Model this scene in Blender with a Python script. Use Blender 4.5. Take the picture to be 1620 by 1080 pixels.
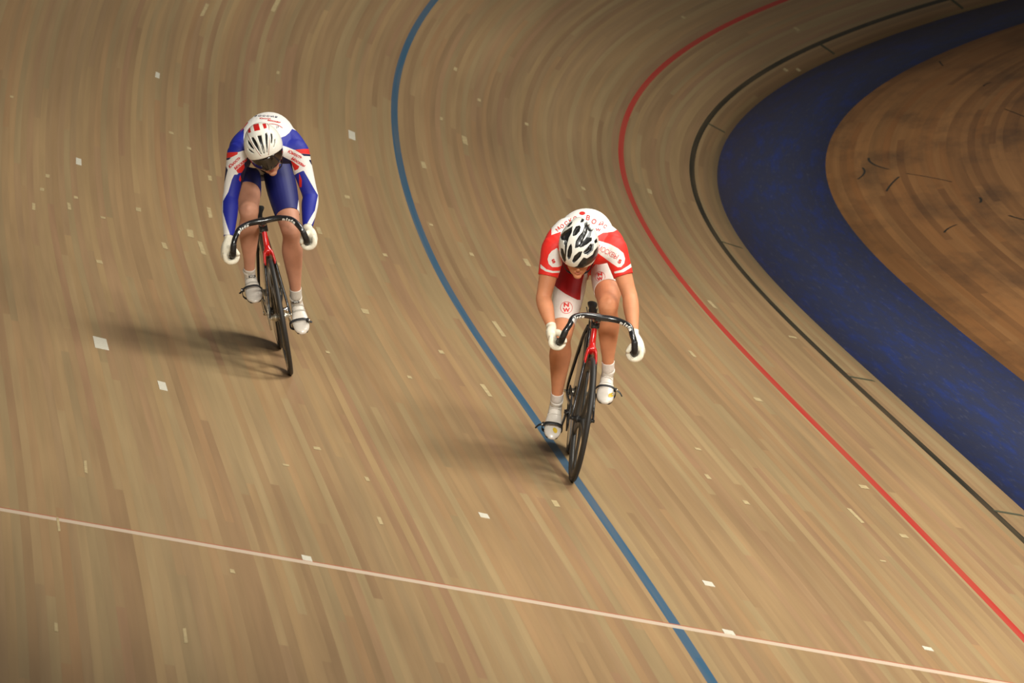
import bpy, bmesh, math, random
import numpy as np
from mathutils import Vector, Matrix
from mathutils.bvhtree import BVHTree
for o in list(bpy.data.objects): bpy.data.objects.remove(o)
C = bpy.context.scene.collection
scene = bpy.context.scene
R_ = math.radians

# ------------------------------------------------------------------ camera
def basis(pitch, roll):
    f = Vector((0, math.cos(pitch), math.sin(pitch))); u = Vector((0, -math.sin(pitch), math.cos(pitch))); r = Vector((1, 0, 0))
    return r*math.cos(roll)+u*math.sin(roll), -r*math.sin(roll)+u*math.cos(roll), f
cr, cu, cf = basis(R_(-9.61546), R_(-4.74881))
cam = bpy.data.cameras.new('camera'); co_ = bpy.data.objects.new('camera', cam); C.objects.link(co_)
m = Matrix.Identity(4)
for i in range(3): m[i][0] = cr[i]; m[i][1] = cu[i]; m[i][2] = -cf[i]
m.translation = (0, 0, 6.33199); co_.matrix_world = m
cam.sensor_width = 36; cam.lens = math.exp(9.05405)*36/1620; cam.clip_end = 300
cam.dof.use_dof = True; cam.dof.focus_distance = 29.3; cam.dof.aperture_fstop = 9
scene.camera = co_
scene.view_settings.view_transform = 'Standard'; scene.view_settings.look = 'None'; scene.view_settings.gamma = 1
scene.view_settings.use_curve_mapping = False
scene.view_settings.exposure = 0.08

# ------------------------------------------------------------------ light: dim hall and banks of roof lamps over the infield, plus an added front fill
w = bpy.data.worlds.new('hall'); scene.world = w; w.use_nodes = True
w.node_tree.nodes['Background'].inputs[0].default_value = (1.0, .90, .76, 1); w.node_tree.nodes['Background'].inputs[1].default_value = .095
def area(name, loc, target, sx, sy, power, col, spread=180):
    l = bpy.data.lights.new(name, 'AREA'); l.shape = 'RECTANGLE'; l.size = sx; l.size_y = sy; l.energy = power; l.color = col; l.spread = R_(spread)
    o = bpy.data.objects.new(name, l); C.objects.link(o); o.location = loc
    o.rotation_euler = (Vector(target)-Vector(loc)).to_track_quat('-Z', 'Y').to_euler(); return o
WARM = (1.0, .965, .88)
area('roof_or_fill_light', (9, 28, 11), (1.5, 29, 1), 4, 9, 300, WARM, 110)
area('roof_or_fill_light', (9, 18, 12), (4, 24, .5), 4, 4, 390, WARM, 60)
area('roof_or_fill_light', (1.5, 11, 9.5), (.2, 29, 1.9), 3, 2, 125, WARM, 42)  # added fill from the camera side to brighten the riders' fronts
area('roof_or_fill_light', (8, 33, 12), (.5, 31, 1), 4, 5, 205, WARM, 75)
area('roof_or_fill_light', (6, 36, 13), (0, 38, 1), 4, 4, 165, WARM, 70)
area('roof_or_fill_light', (3, 42, 14), (0, 46, 2), 4, 4, 105, WARM, 60)

# ------------------------------------------------------------------ helpers
def tag(o, label=None, cat=None, group=None, kind=None):
    if label: o['label'] = label
    if cat: o['category'] = cat
    if group: o['group'] = group
    if kind: o['kind'] = kind
    return o
def mesh_obj(name, verts, faces, mat=None, parent=None, smooth=True, uv=None):
    me = bpy.data.meshes.new(name); me.from_pydata([tuple(v) for v in verts], [], faces); me.update()
    if smooth: me.polygons.foreach_set('use_smooth', [True]*len(me.polygons))
    if uv is not None:
        l = me.uv_layers.new(name='UVMap'); vi = np.empty(len(me.loops), int); me.loops.foreach_get('vertex_index', vi)
        l.data.foreach_set('uv', np.asarray(uv, float)[vi].ravel())
    if mat is not None:
        for mm in (mat if isinstance(mat, (list, tuple)) else [mat]): me.materials.append(mm)
    o = bpy.data.objects.new(name, me); C.objects.link(o)
    if parent: o.parent = parent
    return o
class MB:
    """collects shapes into one mesh"""
    def __init__(s): s.v = []; s.f = []; s.mi = []
    def add(s, vf, mi=0):
        v, f = vf; n = len(s.v); s.v += [tuple(x) for x in v]; s.f += [tuple(i+n for i in q) for q in f]; s.mi += [mi]*len(f); return s
    def build(s, name, mat, parent=None, smooth=True):
        o = mesh_obj(name, s.v, s.f, mat, parent, smooth); o.data.polygons.foreach_set('material_index', s.mi)
        return o
def catmull(P, n):
    P = np.asarray(P, float); out = []
    Q = np.vstack([2*P[0]-P[1], P, 2*P[-1]-P[-2]])
    for i in range(len(P)-1):
        a, b, c, d = Q[i], Q[i+1], Q[i+2], Q[i+3]
        for k in range(n):
            t = k/n; out.append(.5*((2*b)+(-a+c)*t+(2*a-5*b+4*c-d)*t*t+(-a+3*b-3*c+d)*t**3))
    out.append(P[-1]); return np.array(out)
def loft(pts, side=(0, 1, 0), seg=20, sub=4, cap=1.0, power=2.0):
    """pts: rows (x,y,z,a,b): a = half size along 'side', b = across; closed and rounded at the ends"""
    P = [list(p)+([p[3]] if len(p) == 4 else []) for p in pts]
    Q = catmull(P, sub) if sub > 1 and len(P) > 2 else np.array(P, float)
    Q[:, 3:] = np.maximum(Q[:, 3:], .0005)
    T = np.gradient(Q[:, :3], axis=0); T /= np.linalg.norm(T, axis=1)[:, None]+1e-12
    rows = []
    if cap > 0:
        for k in (3, 2, 1):
            a = k/3*math.pi/2*.97; rr = math.cos(a); h = math.sin(a)*cap*min(Q[0, 3], Q[0, 4]); rows.append((Q[0, :3]-T[0]*h, T[0], Q[0, 3]*rr, Q[0, 4]*rr))
    for q, t in zip(Q, T): rows.append((q[:3], t, q[3], q[4]))
    if cap > 0:
        for k in (1, 2, 3):
            a = k/3*math.pi/2*.97; rr = math.cos(a); h = math.sin(a)*cap*min(Q[-1, 3], Q[-1, 4]); rows.append((Q[-1, :3]+T[-1]*h, T[-1], Q[-1, 3]*rr, Q[-1, 4]*rr))
    V = []; sd = np.array(side, float)
    for c, t, a, b in rows:
        s = sd-t*(sd@t); nrm = np.linalg.norm(s)
        if nrm < 1e-3: s = np.cross(t, [.3, .5, .8]); nrm = np.linalg.norm(s)
        s /= nrm; u = np.cross(t, s)
        for j in range(seg):
            th = 2*math.pi*j/seg; cx, sx = math.cos(th), math.sin(th)
            if power != 2: cx = math.copysign(abs(cx)**(2/power), cx); sx = math.copysign(abs(sx)**(2/power), sx)
            V.append(c+s*a*cx+u*b*sx)
    F = []; n = len(rows)
    for i in range(n-1):
        for j in range(seg):
            j2 = (j+1) % seg; F.append((i*seg+j, i*seg+j2, (i+1)*seg+j2, (i+1)*seg+j))
    F.append(tuple(range(seg))[::-1]); F.append(tuple((n-1)*seg+j for j in range(seg)))
    return V, F
def tube(pts, r, seg=14, sub=5, cap=.6): return loft([list(p)+[r, r] for p in pts], (.31, .2, .93), seg, sub, cap)
def lathe(prof, c=(0, 0, 0), n=64, closed=True):
    """profile (r,y) turned round the y axis"""
    V = []; F = []; k = len(prof)
    for i in range(n):
        a = 2*math.pi*i/n
        for r, y in prof: V.append((c[0]+r*math.cos(a), c[1]+y, c[2]+r*math.sin(a)))
    for i in range(n):
        for j in range(k if closed else k-1):
            j2 = (j+1) % k; i2 = (i+1) % n; F.append((i*k+j, i*k+j2, i2*k+j2, i2*k+j))
    return V, F
def box(c, s, rot=None, bev=.2):
    V = []; F = []
    bm = bmesh.new(); bmesh.ops.create_cube(bm, size=1)
    for v in bm.verts: v.co = Vector((v.co.x*s[0], v.co.y*s[1], v.co.z*s[2]))
    bmesh.ops.bevel(bm, geom=bm.edges[:], offset=min(s)*bev, segments=2, affect='EDGES')
    for v in bm.verts:
        p = v.co.copy()
        if rot is not None: p = rot @ p
        V.append(p+Vector(c))
    bm.verts.index_update()
    F = [tuple(v.index for v in f.verts) for f in bm.faces]; bm.free(); return V, F
def ellipsoid(c, r, rot=None, n=24):
    V = []; F = []
    for i in range(n+1):
        ph = math.pi*i/n
        for j in range(2*n):
            th = math.pi*j/n; p = Vector((r[0]*math.sin(ph)*math.cos(th), r[1]*math.sin(ph)*math.sin(th), r[2]*math.cos(ph)))
            if rot is not None: p = rot @ p
            V.append(p+Vector(c))
    for i in range(n):
        for j in range(2*n):
            j2 = (j+1) % (2*n); F.append((i*2*n+j, (i+1)*2*n+j, (i+1)*2*n+j2, i*2*n+j2))
    return V, F
def ident(o): return o

# ------------------------------------------------------------------ materials
def nt(name):
    m = bpy.data.materials.new(name); m.use_nodes = True; return m, m.node_tree, m.node_tree.nodes['Principled BSDF']
def srgb(r, g, b): return tuple(((c/255+.055)/1.055)**2.4 if c > 10 else c/255/12.92 for c in (r, g, b))+(1,)
def mat(name, col, rough=.5, metal=0, noise=.08, scale=60, regions=(), coat=0, sheen=0, bump=0, sub=0):
    m, t, b = nt(name); N = t.nodes; L = t.links
    cur = N.new('ShaderNodeRGB'); cur.outputs[0].default_value = col; cur = cur.outputs[0]
    for at, c2 in regions:
        a = N.new('ShaderNodeAttribute'); a.attribute_name = at
        k = N.new('ShaderNodeMath'); k.operation = 'MULTIPLY_ADD'; k.use_clamp = True; L.new(a.outputs['Fac'], k.inputs[0]); k.inputs[1].default_value = 2.5; k.inputs[2].default_value = .5
        mx = N.new('ShaderNodeMix'); mx.data_type = 'RGBA'; L.new(k.outputs[0], mx.inputs[0]); L.new(cur, mx.inputs[6]); mx.inputs[7].default_value = c2; cur = mx.outputs[2]
    tc = N.new('ShaderNodeTexCoord'); no = N.new('ShaderNodeTexNoise'); no.inputs['Scale'].default_value = scale; no.inputs['Detail'].default_value = 4; L.new(tc.outputs['Object'], no.inputs['Vector'])
    h = N.new('ShaderNodeHueSaturation'); L.new(cur, h.inputs['Color'])
    mr = N.new('ShaderNodeMapRange'); L.new(no.outputs['Fac'], mr.inputs[0]); mr.inputs[1].default_value = .3; mr.inputs[2].default_value = .7; mr.inputs[3].default_value = 1-noise; mr.inputs[4].default_value = 1+noise
    L.new(mr.outputs[0], h.inputs['Value']); L.new(h.outputs[0], b.inputs['Base Color'])
    b.inputs['Roughness'].default_value = rough; b.inputs['Metallic'].default_value = metal
    b.inputs['Coat Weight'].default_value = coat; b.inputs['Sheen Weight'].default_value = sheen
    if sub: b.inputs['Subsurface Weight'].default_value = sub; b.inputs['Subsurface Radius'].default_value = (.02, .008, .004)
    if bump:
        bp = N.new('ShaderNodeBump'); bp.inputs['Strength'].default_value = bump; bp.inputs['Distance'].default_value = .002; L.new(no.outputs['Fac'], bp.inputs['Height']); L.new(bp.outputs[0], b.inputs['Normal'])
    return m
def mth(t, op, a, b=None, clamp=False):
    n = t.nodes.new('ShaderNodeMath'); n.operation = op; n.use_clamp = clamp
    for i, x in enumerate((a, b)):
        if x is None: continue
        if isinstance(x, (int, float)): n.inputs[i].default_value = x
        else: t.links.new(x, n.inputs[i])
    return n.outputs[0]
def mixc(t, f, a, b, blend='MIX'):
    n = t.nodes.new('ShaderNodeMix'); n.data_type = 'RGBA'; n.blend_type = blend
    for i, x in ((0, f), (6, a), (7, b)):
        if isinstance(x, (int, float, tuple)): n.inputs[i].default_value = x
        else: t.links.new(x, n.inputs[i])
    return n.outputs[2]
def wood(name, tones, width, lines=(), wline=None, strength=1.0, rough=.42, length=4.0, scuff=0.0, seed=0):
    """strip floor: UV = (distance along the track, distance across it) in metres"""
    m, t, b = nt(name); N = t.nodes; L = t.links
    uv = N.new('ShaderNodeUVMap'); uv.uv_map = 'UVMap'; sp = N.new('ShaderNodeSeparateXYZ'); L.new(uv.outputs[0], sp.inputs[0]); s, u = sp.outputs[0], sp.outputs[1]
    uu = mth(t, 'ADD', mth(t, 'DIVIDE', u, width), 200+seed); idx = mth(t, 'FLOOR', uu); fr = mth(t, 'FRACT', uu)
    wn = N.new('ShaderNodeTexWhiteNoise'); wn.noise_dimensions = '1D'; L.new(idx, wn.inputs['W'])
    ss = mth(t, 'ADD', mth(t, 'DIVIDE', s, length), mth(t, 'MULTIPLY', wn.outputs['Value'], 17)); seg = mth(t, 'FLOOR', ss)
    cb = N.new('ShaderNodeCombineXYZ'); L.new(idx, cb.inputs[0]); L.new(seg, cb.inputs[1])
    w2 = N.new('ShaderNodeTexWhiteNoise'); w2.noise_dimensions = '2D'; L.new(cb.outputs[0], w2.inputs['Vector'])
    rp = N.new('ShaderNodeValToRGB'); rp.color_ramp.interpolation = 'LINEAR'; e = rp.color_ramp.elements
    while len(e) < len(tones): e.new(.5)
    for i, c in enumerate(tones): e[i].position = i/(len(tones)-1); e[i].color = c
    L.new(w2.outputs['Value'], rp.inputs[0])
    # grain streaks running along the boards
    cg = N.new('ShaderNodeCombineXYZ'); L.new(mth(t, 'MULTIPLY', s, .55), cg.inputs[0]); L.new(mth(t, 'MULTIPLY', u, 22.0), cg.inputs[1]); L.new(mth(t, 'MULTIPLY', w2.outputs['Value'], 3), cg.inputs[2])
    ng = N.new('ShaderNodeTexNoise'); ng.inputs['Scale'].default_value = 1.0; ng.inputs['Detail'].default_value = 3; L.new(cg.outputs[0], ng.inputs['Vector'])
    cw = N.new('ShaderNodeCombineXYZ'); L.new(mth(t, 'MULTIPLY', s, .22), cw.inputs[0]); L.new(mth(t, 'MULTIPLY', u, 1.3), cw.inputs[1])
    nw = N.new('ShaderNodeTexNoise'); nw.inputs['Scale'].default_value = 1.0; nw.inputs['Detail'].default_value = 2; L.new(cw.outputs[0], nw.inputs['Vector'])
    avg = tuple(sum(c[i] for c in tones)/len(tones) for i in range(3))+(1,)
    base = mixc(t, strength, avg, rp.outputs[0])
    k = mth(t, 'ADD', mth(t, 'MULTIPLY', ng.outputs['Fac'], .46), mth(t, 'MULTIPLY', nw.outputs['Fac'], .5)); k = mth(t, 'ADD', k, .52)
    sc = N.new('ShaderNodeVectorMath'); sc.operation = 'SCALE'; L.new(base, sc.inputs[0]); L.new(k, sc.inputs['Scale']); cur = sc.outputs[0]
    seam = mth(t, 'LESS_THAN', mth(t, 'ABSOLUTE', mth(t, 'SUBTRACT', fr, .5)), .47)
    cur = mixc(t, mth(t, 'MULTIPLY', mth(t, 'SUBTRACT', 1.0, seam), .10), cur, (avg[0]*.4, avg[1]*.4, avg[2]*.4, 1))
    if scuff:
        cs = N.new('ShaderNodeCombineXYZ'); L.new(mth(t, 'MULTIPLY', s, .5), cs.inputs[0]); L.new(mth(t, 'MULTIPLY', u, 1.6), cs.inputs[1])
        n3 = N.new('ShaderNodeTexNoise'); n3.inputs['Scale'].default_value = 1.1; n3.inputs['Detail'].default_value = 6; n3.inputs['Roughness'].default_value = .65; L.new(cs.outputs[0], n3.inputs['Vector'])
        f = mth(t, 'MULTIPLY', mth(t, 'SUBTRACT', n3.outputs['Fac'], .48), 5*scuff, True); cur = mixc(t, f, cur, (.045, .035, .028, 1))
    wear = mth(t, 'ADD', mth(t, 'MULTIPLY', ng.outputs['Fac'], .5), .68, True)
    for uc, hw, col in lines:
        f = mth(t, 'LESS_THAN', mth(t, 'ABSOLUTE', mth(t, 'SUBTRACT', u, uc)), hw); cur = mixc(t, mth(t, 'MULTIPLY', f, wear), cur, col)
    if wline:
        for s0, hw, col in wline:
            f = mth(t, 'LESS_THAN', mth(t, 'ABSOLUTE', mth(t, 'SUBTRACT', s, s0)), hw); cur = mixc(t, mth(t, 'MULTIPLY', f, .85), cur, col)
    L.new(cur, b.inputs['Base Color']); b.inputs['Roughness'].default_value = rough; b.inputs['Specular IOR Level'].default_value = .3
    return m

# ------------------------------------------------------------------ the track: plan curve (curvature along s) and banking along s
KN = np.array([-40, -8, -1, 5, 11, 17, 23, 29, 36, 45, 60, 80, 110.])
KK = np.array([-.00144, -.00144, -.00155, -.00191, .0037, .02311, .04219, .05739, .05215, .05212, .04392, .03571, .03571])
BB = np.array([15.8, 15.785, 15.968, 15.320, 16.618, 24.631, 33.180, 36.609, 37.293, 37.570, 38.772, 40., 40.])
def herm(xk, yk, x):
    h = np.diff(xk); d = np.diff(yk)/h; mm = np.zeros_like(yk); mm[1:-1] = (d[:-1]*h[1:]+d[1:]*h[:-1])/(h[:-1]+h[1:]); mm[0] = d[0]; mm[-1] = d[-1]
    i = np.clip(np.searchsorted(xk, x)-1, 0, len(h)-1); t = (x-xk[i])/h[i]
    return (2*t**3-3*t*t+1)*yk[i]+(t**3-2*t*t+t)*h[i]*mm[i]+(-2*t**3+3*t*t)*yk[i+1]+(t**3-t*t)*h[i]*mm[i+1]
S = np.arange(-30, 95.01, .2); i0 = int(np.argmin(abs(S)))
kap = herm(KN, KK, S); bank = np.radians(herm(KN, BB, S)); ds = .2
th = -np.concatenate([[0], np.cumsum((kap[1:]+kap[:-1])/2*ds)]); th = th-th[i0]+R_(95.1816)
X = np.concatenate([[0], np.cumsum((np.cos(th[1:])+np.cos(th[:-1]))/2*ds)]); Y = np.concatenate([[0], np.cumsum((np.sin(th[1:])+np.sin(th[:-1]))/2*ds)])
X = X-X[i0]+3.29747; Y = Y-Y[i0]+24.73756
NX, NY = -np.sin(th), np.cos(th); WC = .90293; BC = R_(3.71514); Z0 = WC*math.sin(BC)
def surf(u, s, lift=0.0):
    I = lambda a: float(np.interp(s, S, a)); nx, ny, b = I(NX), I(NY), I(bank)
    o = u*math.cos(b) if u >= 0 else u*math.cos(BC); z = Z0+(u*math.sin(b) if u >= 0 else u*math.sin(BC))
    if u < -WC: o = -WC*math.cos(BC)+(u+WC); z = 0
    a = b if u >= 0 else (BC if u >= -WC else 0)
    return Vector((I(X)+nx*o-nx*math.sin(a)*lift, I(Y)+ny*o-ny*math.sin(a)*lift, z+math.cos(a)*lift))
def band(name, us, mat_, s0=-30, s1=95, thick=.25):
    idx = [i for i in range(len(S)) if s0 <= S[i] <= s1]; V = []; UV = []; F = []; k = len(us)
    for i in idx:
        for u in us: V.append(surf(u, S[i])); UV.append((S[i], u))
    n = len(idx)
    for i in range(n-1):
        for j in range(k-1): F.append((i*k+j, (i+1)*k+j, (i+1)*k+j+1, i*k+j+1))
    o = mesh_obj(name, V, F, mat_, None, True, UV)
    md = o.modifiers.new('thickness', 'SOLIDIFY'); md.thickness = thick; md.offset = -1
    tag(o, kind='structure'); return o
TAN = [srgb(150, 111, 85), srgb(134, 105, 74), srgb(160, 131, 92), srgb(146, 119, 86), srgb(168, 141, 98), srgb(158, 119, 82), srgb(164, 145, 105), srgb(144, 127, 92), srgb(156, 121, 90)]
m_track = wood('track_pine', TAN, .043, lines=[(2.784, .027, srgb(50, 88, 114)), (.861, .024, srgb(176, 50, 42)), (.228, .024, srgb(34, 34, 24))],
               wline=[(-.178, .042, srgb(206, 186, 164)), (-.126, .012, srgb(170, 100, 74))], rough=.4, length=8, strength=.47)
band('track_surface', [0, .25, 1, 2, 3, 4, 5, 6, 7.2], m_track)
# barrier standing on the top edge of the track
V = []; F = []; n_ = 0
for i in range(0, len(S), 2):
    p = surf(7.2, S[i]); q = Vector((NX[i], NY[i], 0)); V += [p-Vector((0, 0, .3)), p+Vector((0, 0, .95)), p+q*.08+Vector((0, 0, .95)), p+q*.08-Vector((0, 0, .3))]; n_ += 1
for i in range(n_-1): F += [(4*i+k, 4*i+(k+1) % 4, 4*i+4+(k+1) % 4, 4*i+4+k) for k in range(4)]
o = mesh_obj('trim_1', V, F, mat('white_barrier_paint', srgb(186, 186, 182), .5), None, False); tag(o, kind='structure')
# blue band
m_blue, t, b = nt('blue_band_paint')
def _blue():
    N = t.nodes; L = t.links; uv = N.new('ShaderNodeUVMap'); uv.uv_map = 'UVMap'; mp = N.new('ShaderNodeMapping'); L.new(uv.outputs[0], mp.inputs[0]); mp.inputs['Scale'].default_value = (.8, 7, 1)
    n1 = N.new('ShaderNodeTexNoise'); n1.inputs['Scale'].default_value = 1.3; n1.inputs['Detail'].default_value = 8; n1.inputs['Roughness'].default_value = .7; L.new(mp.outputs[0], n1.inputs['Vector'])
    r = N.new('ShaderNodeValToRGB'); e = r.color_ramp.elements; e[0].position = .3; e[0].color = srgb(50, 54, 76); e[1].position = .7; e[1].color = srgb(34, 54, 118); x = e.new(.5); x.color = srgb(44, 52, 84)
    L.new(n1.outputs['Fac'], r.inputs[0])
    n2 = N.new('ShaderNodeTexNoise'); n2.inputs['Scale'].default_value = 6; n2.inputs['Detail'].default_value = 6; L.new(mp.outputs[0], n2.inputs['Vector'])
    f = mth(t, 'MULTIPLY', mth(t, 'SUBTRACT', n2.outputs['Fac'], .58), 2.0, True)
    L.new(mixc(t, f, r.outputs[0], srgb(96, 98, 116)), b.inputs['Base Color']); b.inputs['Roughness'].default_value = .5; b.inputs['Specular IOR Level'].default_value = .3
_blue()
band('blue_inner_band', [-WC, -.45, 0], m_blue)
RED = [srgb(166, 112, 66), srgb(176, 126, 78), srgb(134, 92, 58), srgb(186, 134, 84), srgb(160, 118, 76)]
m_inf = wood('infield_boards', RED, .06, rough=.5, length=6, strength=.65, scuff=.5, seed=31)
inf = band('infield_boards', [-13.0, -9, -6, -4, -2.5, -WC], m_inf)
# flat ground in the middle of the hall
mesh_obj('infield_floor', [(-60, -60, -.26), (90, -60, -.26), (90, 120, -.26), (-60, 120, -.26)], [(0, 1, 2, 3)], mat('concrete', srgb(120, 112, 100), .8), None, False)
tag(bpy.data.objects['infield_floor'], kind='structure')

# ------------------------------------------------------------------ marks on the boards
track = bpy.data.objects['track_surface']
def patch(mb, u, s, w, l, skew=0.0, lift=.0012, rnd=None):
    P = [(-.5, -.5), (.5, -.5), (.5, .5), (-.5, .5)]; v = []
    for a, b_ in P:
        j = (rnd.uniform(-.12, .12) if rnd else 0); v.append(surf(u+a*w*(1+j)+skew*b_*l, s+b_*l*(1+j), lift))
    mb.add((v, [(0, 1, 2, 3)]))
STICKERS =  [(3.138, 15.27, 0.052, 0.311), (4.514, -0.07, 0.046, 0.13), (2.444, 1.13, 0.05, 0.127), (2.525, -0.09, 0.053, 0.105), (1.483, 0.38, 0.046, 0.086), (3.465, 2.02, 0.048, 0.137), (5.187, 12.2, 0.038, 0.204), (5.262, 5.7, 0.078, 0.434), (4.969, 4.55, 0.044, 0.298), (4.64, 15.31, 0.033, 0.174)]
WOOD_PATCHES =  [(3.896, 18.86, 0.041, 0.558), (4.402, 17.84, 0.035, 0.541), (2.593, 14.95, 0.042, 0.273), (3.263, 13.01, 0.044, 0.122), (4.306, 11.44, 0.034, 0.402), (4.478, 10.58, 0.049, 0.295), (4.426, 10.12, 0.037, 0.516), (4.677, 9.96, 0.04, 0.261), (3.55, 11.59, 0.038, 0.264), (4.803, 11.07, 0.042, 0.142), (5.274, 10.73, 0.025, 0.248), (5.512, 10.5, 0.024, 0.252), (5.221, 11.07, 0.033, 0.101), (5.448, 11.12, 0.033, 0.099), (5.405, 11.57, 0.034, 0.115), (4.393, 13.36, 0.04, 0.095), (4.517, 13.7, 0.04, 0.076), (5.675, 13.58, 0.031, 0.069), (5.054, 10.56, 0.041, 0.084), (5.138, 8.9, 0.047, 0.138), (4.262, 12.58, 0.03, 0.174), (3.728, 16.64, 0.029, 0.136), (3.129, 11.17, 0.038, 0.123), (2.681, 12.7, 0.035, 0.083), (2.597, 8.98, 0.036, 0.666), (2.978, 6.33, 0.033, 0.51), (3.007, 2.78, 0.039, 0.226), (4.053, 1.33, 0.025, 0.248), (4.013, 2.55, 0.026, 0.151), (2.467, 11.88, 0.035, 0.143), (2.063, 12.02, 0.044, 0.327), (1.29, 9.36, 0.029, 0.287), (0.771, 11.89, 0.035, 0.394), (0.339, 11.05, 0.069, 0.092), (1.11, 7.85, 0.055, 0.148), (1.855, 5.46, 0.043, 0.092), (1.939, 4.53, 0.032, 0.177), (0.956, 5.08, 0.058, 0.124), (1.192, 4.02, 0.028, 0.478), (1.002, 3.61, 0.055, 0.127), (1.286, 2.69, 0.04, 0.05), (1.829, 3.86, 0.034, 0.127), (5.496, 1.44, 0.018, 0.438), (5.672, -0.3, 0.014, 0.406), (5.728, -2.61, 0.018, 0.196), (5.179, -2.33, 0.018, 0.341), (4.217, 3.29, 0.046, 0.107), (4.432, 2.56, 0.045, 0.07), (4.896, -0.72, 0.028, 0.112), (3.472, 8.74, 0.055, 0.208), (3.936, 10.04, 0.041, 0.128), (3.872, 6.82, 0.03, 0.102), (3.428, 6.37, 0.033, 0.115), (2.397, 17.07, 0.029, 0.159), (2.345, 19.3, 0.036, 0.158), (2.094, 18.46, 0.036, 0.137), (1.681, 18.24, 0.04, 0.145), (2.214, 16.5, 0.048, 0.363), (0.062, 26.23, 0.054, 0.102), (0.128, 25.97, 0.054, 0.105), (0.489, 27.37, 0.075, 0.087), (1.155, 25.56, 0.048, 0.1), (0.664, 17.18, 0.045, 0.271), (1.272, 16.11, 0.039, 0.16), (3.112, 7.6, 0.038, 0.157)]
rnd = random.Random(3)
mb = MB()
for u, s, w_, l_ in WOOD_PATCHES: patch(mb, u, s, w_*.8, l_*.85, rnd.uniform(-.02, .02), rnd=rnd)
for ua, sa, ub, sb, wd, n in ((4.793, -.575, 4.476, -1.095, .007, 10), (4.60, 12.95, 4.37, 12.62, .010, 6)):
    V = []
    for i in range(n+1):
        t_ = i/n; u = ua+(ub-ua)*t_; s = sa+(sb-sa)*t_; h_ = wd*rnd.uniform(.4, 1.2)
        V += [surf(u-h_, s-h_*1.5, .0012), surf(u+h_, s+h_*1.5, .0012)]
    mb.add((V, [(2*i, 2*i+1, 2*i+3, 2*i+2) for i in range(n)]))
o = mb.build('repair_patch', mat('pale_filler_wood', srgb(180, 160, 118), .5, noise=.15, scale=30), track, False); tag(o, 'pale wood filler patches let into the boards', kind='stuff')
m_tape = mat('white_tape', srgb(206, 200, 182), .5)
SL = ['cream square sticker on the boards left of the blue line near the top', 'small white sticker touching the white cross line left of the blue line', 'white sticker between blue and red lines, above the white cross line',
      'white sticker lying on the white cross line right of the blue line', 'lone white sticker at the bottom right near the end of the white cross line', 'white paper scrap below and left of the red rider',
      'small pale sticker far left, level with the blue rider\'s head', 'large pale torn sticker left of the blue rider\'s shadow', 'pale square sticker below the blue rider\'s shadow', 'small pale sticker with a dark spot at the upper left']
for (u, s, w_, l_), lb in zip(STICKERS, SL):
    p = surf(u, s, .0); mb = MB(); q = [surf(u+a*w_, s+b_*l_, h) for h in (.0002, .0018) for a, b_ in ((-.5, -.5), (.5, -.45), (.47, .5), (-.5, .42))]
    mb.add(([v-p for v in q], [(3, 2, 1, 0), (4, 5, 6, 7), (0, 1, 5, 4), (1, 2, 6, 5), (2, 3, 7, 6), (3, 0, 4, 7)]))
    o = mb.build('floor_sticker', m_tape, None, False); o.location = p; tag(o, lb, 'sticker', 'stickers on the track')
# joint marks crossing between the black line and the blue band, and scuffs on the infield boards
mb = MB()
for s_ in (30.7, 27.4, 22.2, 15.6, 9.6, 5.0): patch(mb, .13, s_, .17, .06, .25, .0011)
mb.build('distance_mark', mat('mark_paint', srgb(66, 66, 44), .6), track, False)
mb = MB()
for k in range(46):
    u = rnd.uniform(-4.6, -1.05); s = rnd.uniform(14, 33); l = rnd.uniform(.15, .9); c = rnd.uniform(-.5, .5); kk = rnd.uniform(-.3, .3); wd = rnd.uniform(.004, .011); n = 9
    pts = [(u+c*(i/n-.5)*l+kk*l*(i/n-.5)**2, s+(i/n-.5)*l) for i in range(n+1)]; V = []
    for a, b_ in pts: V += [surf(a-wd, b_, .001), surf(a+wd, b_, .001)]
    mb.add((V, [(2*i, 2*i+1, 2*i+3, 2*i+2) for i in range(n)]))
mb.build('scuff_mark', mat('rubber_scuff', srgb(40, 36, 26), .7), inf, False); tag(bpy.data.objects['scuff_mark'], 'dark rubber scuffs', kind='stuff')

# ------------------------------------------------------------------ bicycles
m_carbon = mat('black_carbon', (.012, .012, .013, 1), .22, coat=.5, noise=.3)
m_matt = mat('matt_black', (.014, .013, .012, 1), .5)
m_tyre = mat('tyre_rubber', (.022, .02, .018, 1), .55, scale=200, noise=.2)
m_rimg = mat('dark_grey_rim', (.03, .029, .026, 1), .4)
m_redp = mat('red_lacquer', srgb(196, 26, 22), .25, coat=.6, noise=.04)
m_chrome = mat('polished_metal', (.75, .74, .7, 1), .22, 1, noise=.05)
m_silver = mat('satin_silver', (.6, .55, .44, 1), .35, .8, noise=.05)
m_white = mat('white_lettering', srgb(232, 230, 222), .45, noise=.02)
m_strap = mat('black_strap', (.013, .013, .014, 1), .5)
m_yel = mat('yellow_print', srgb(214, 178, 30), .4)

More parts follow.
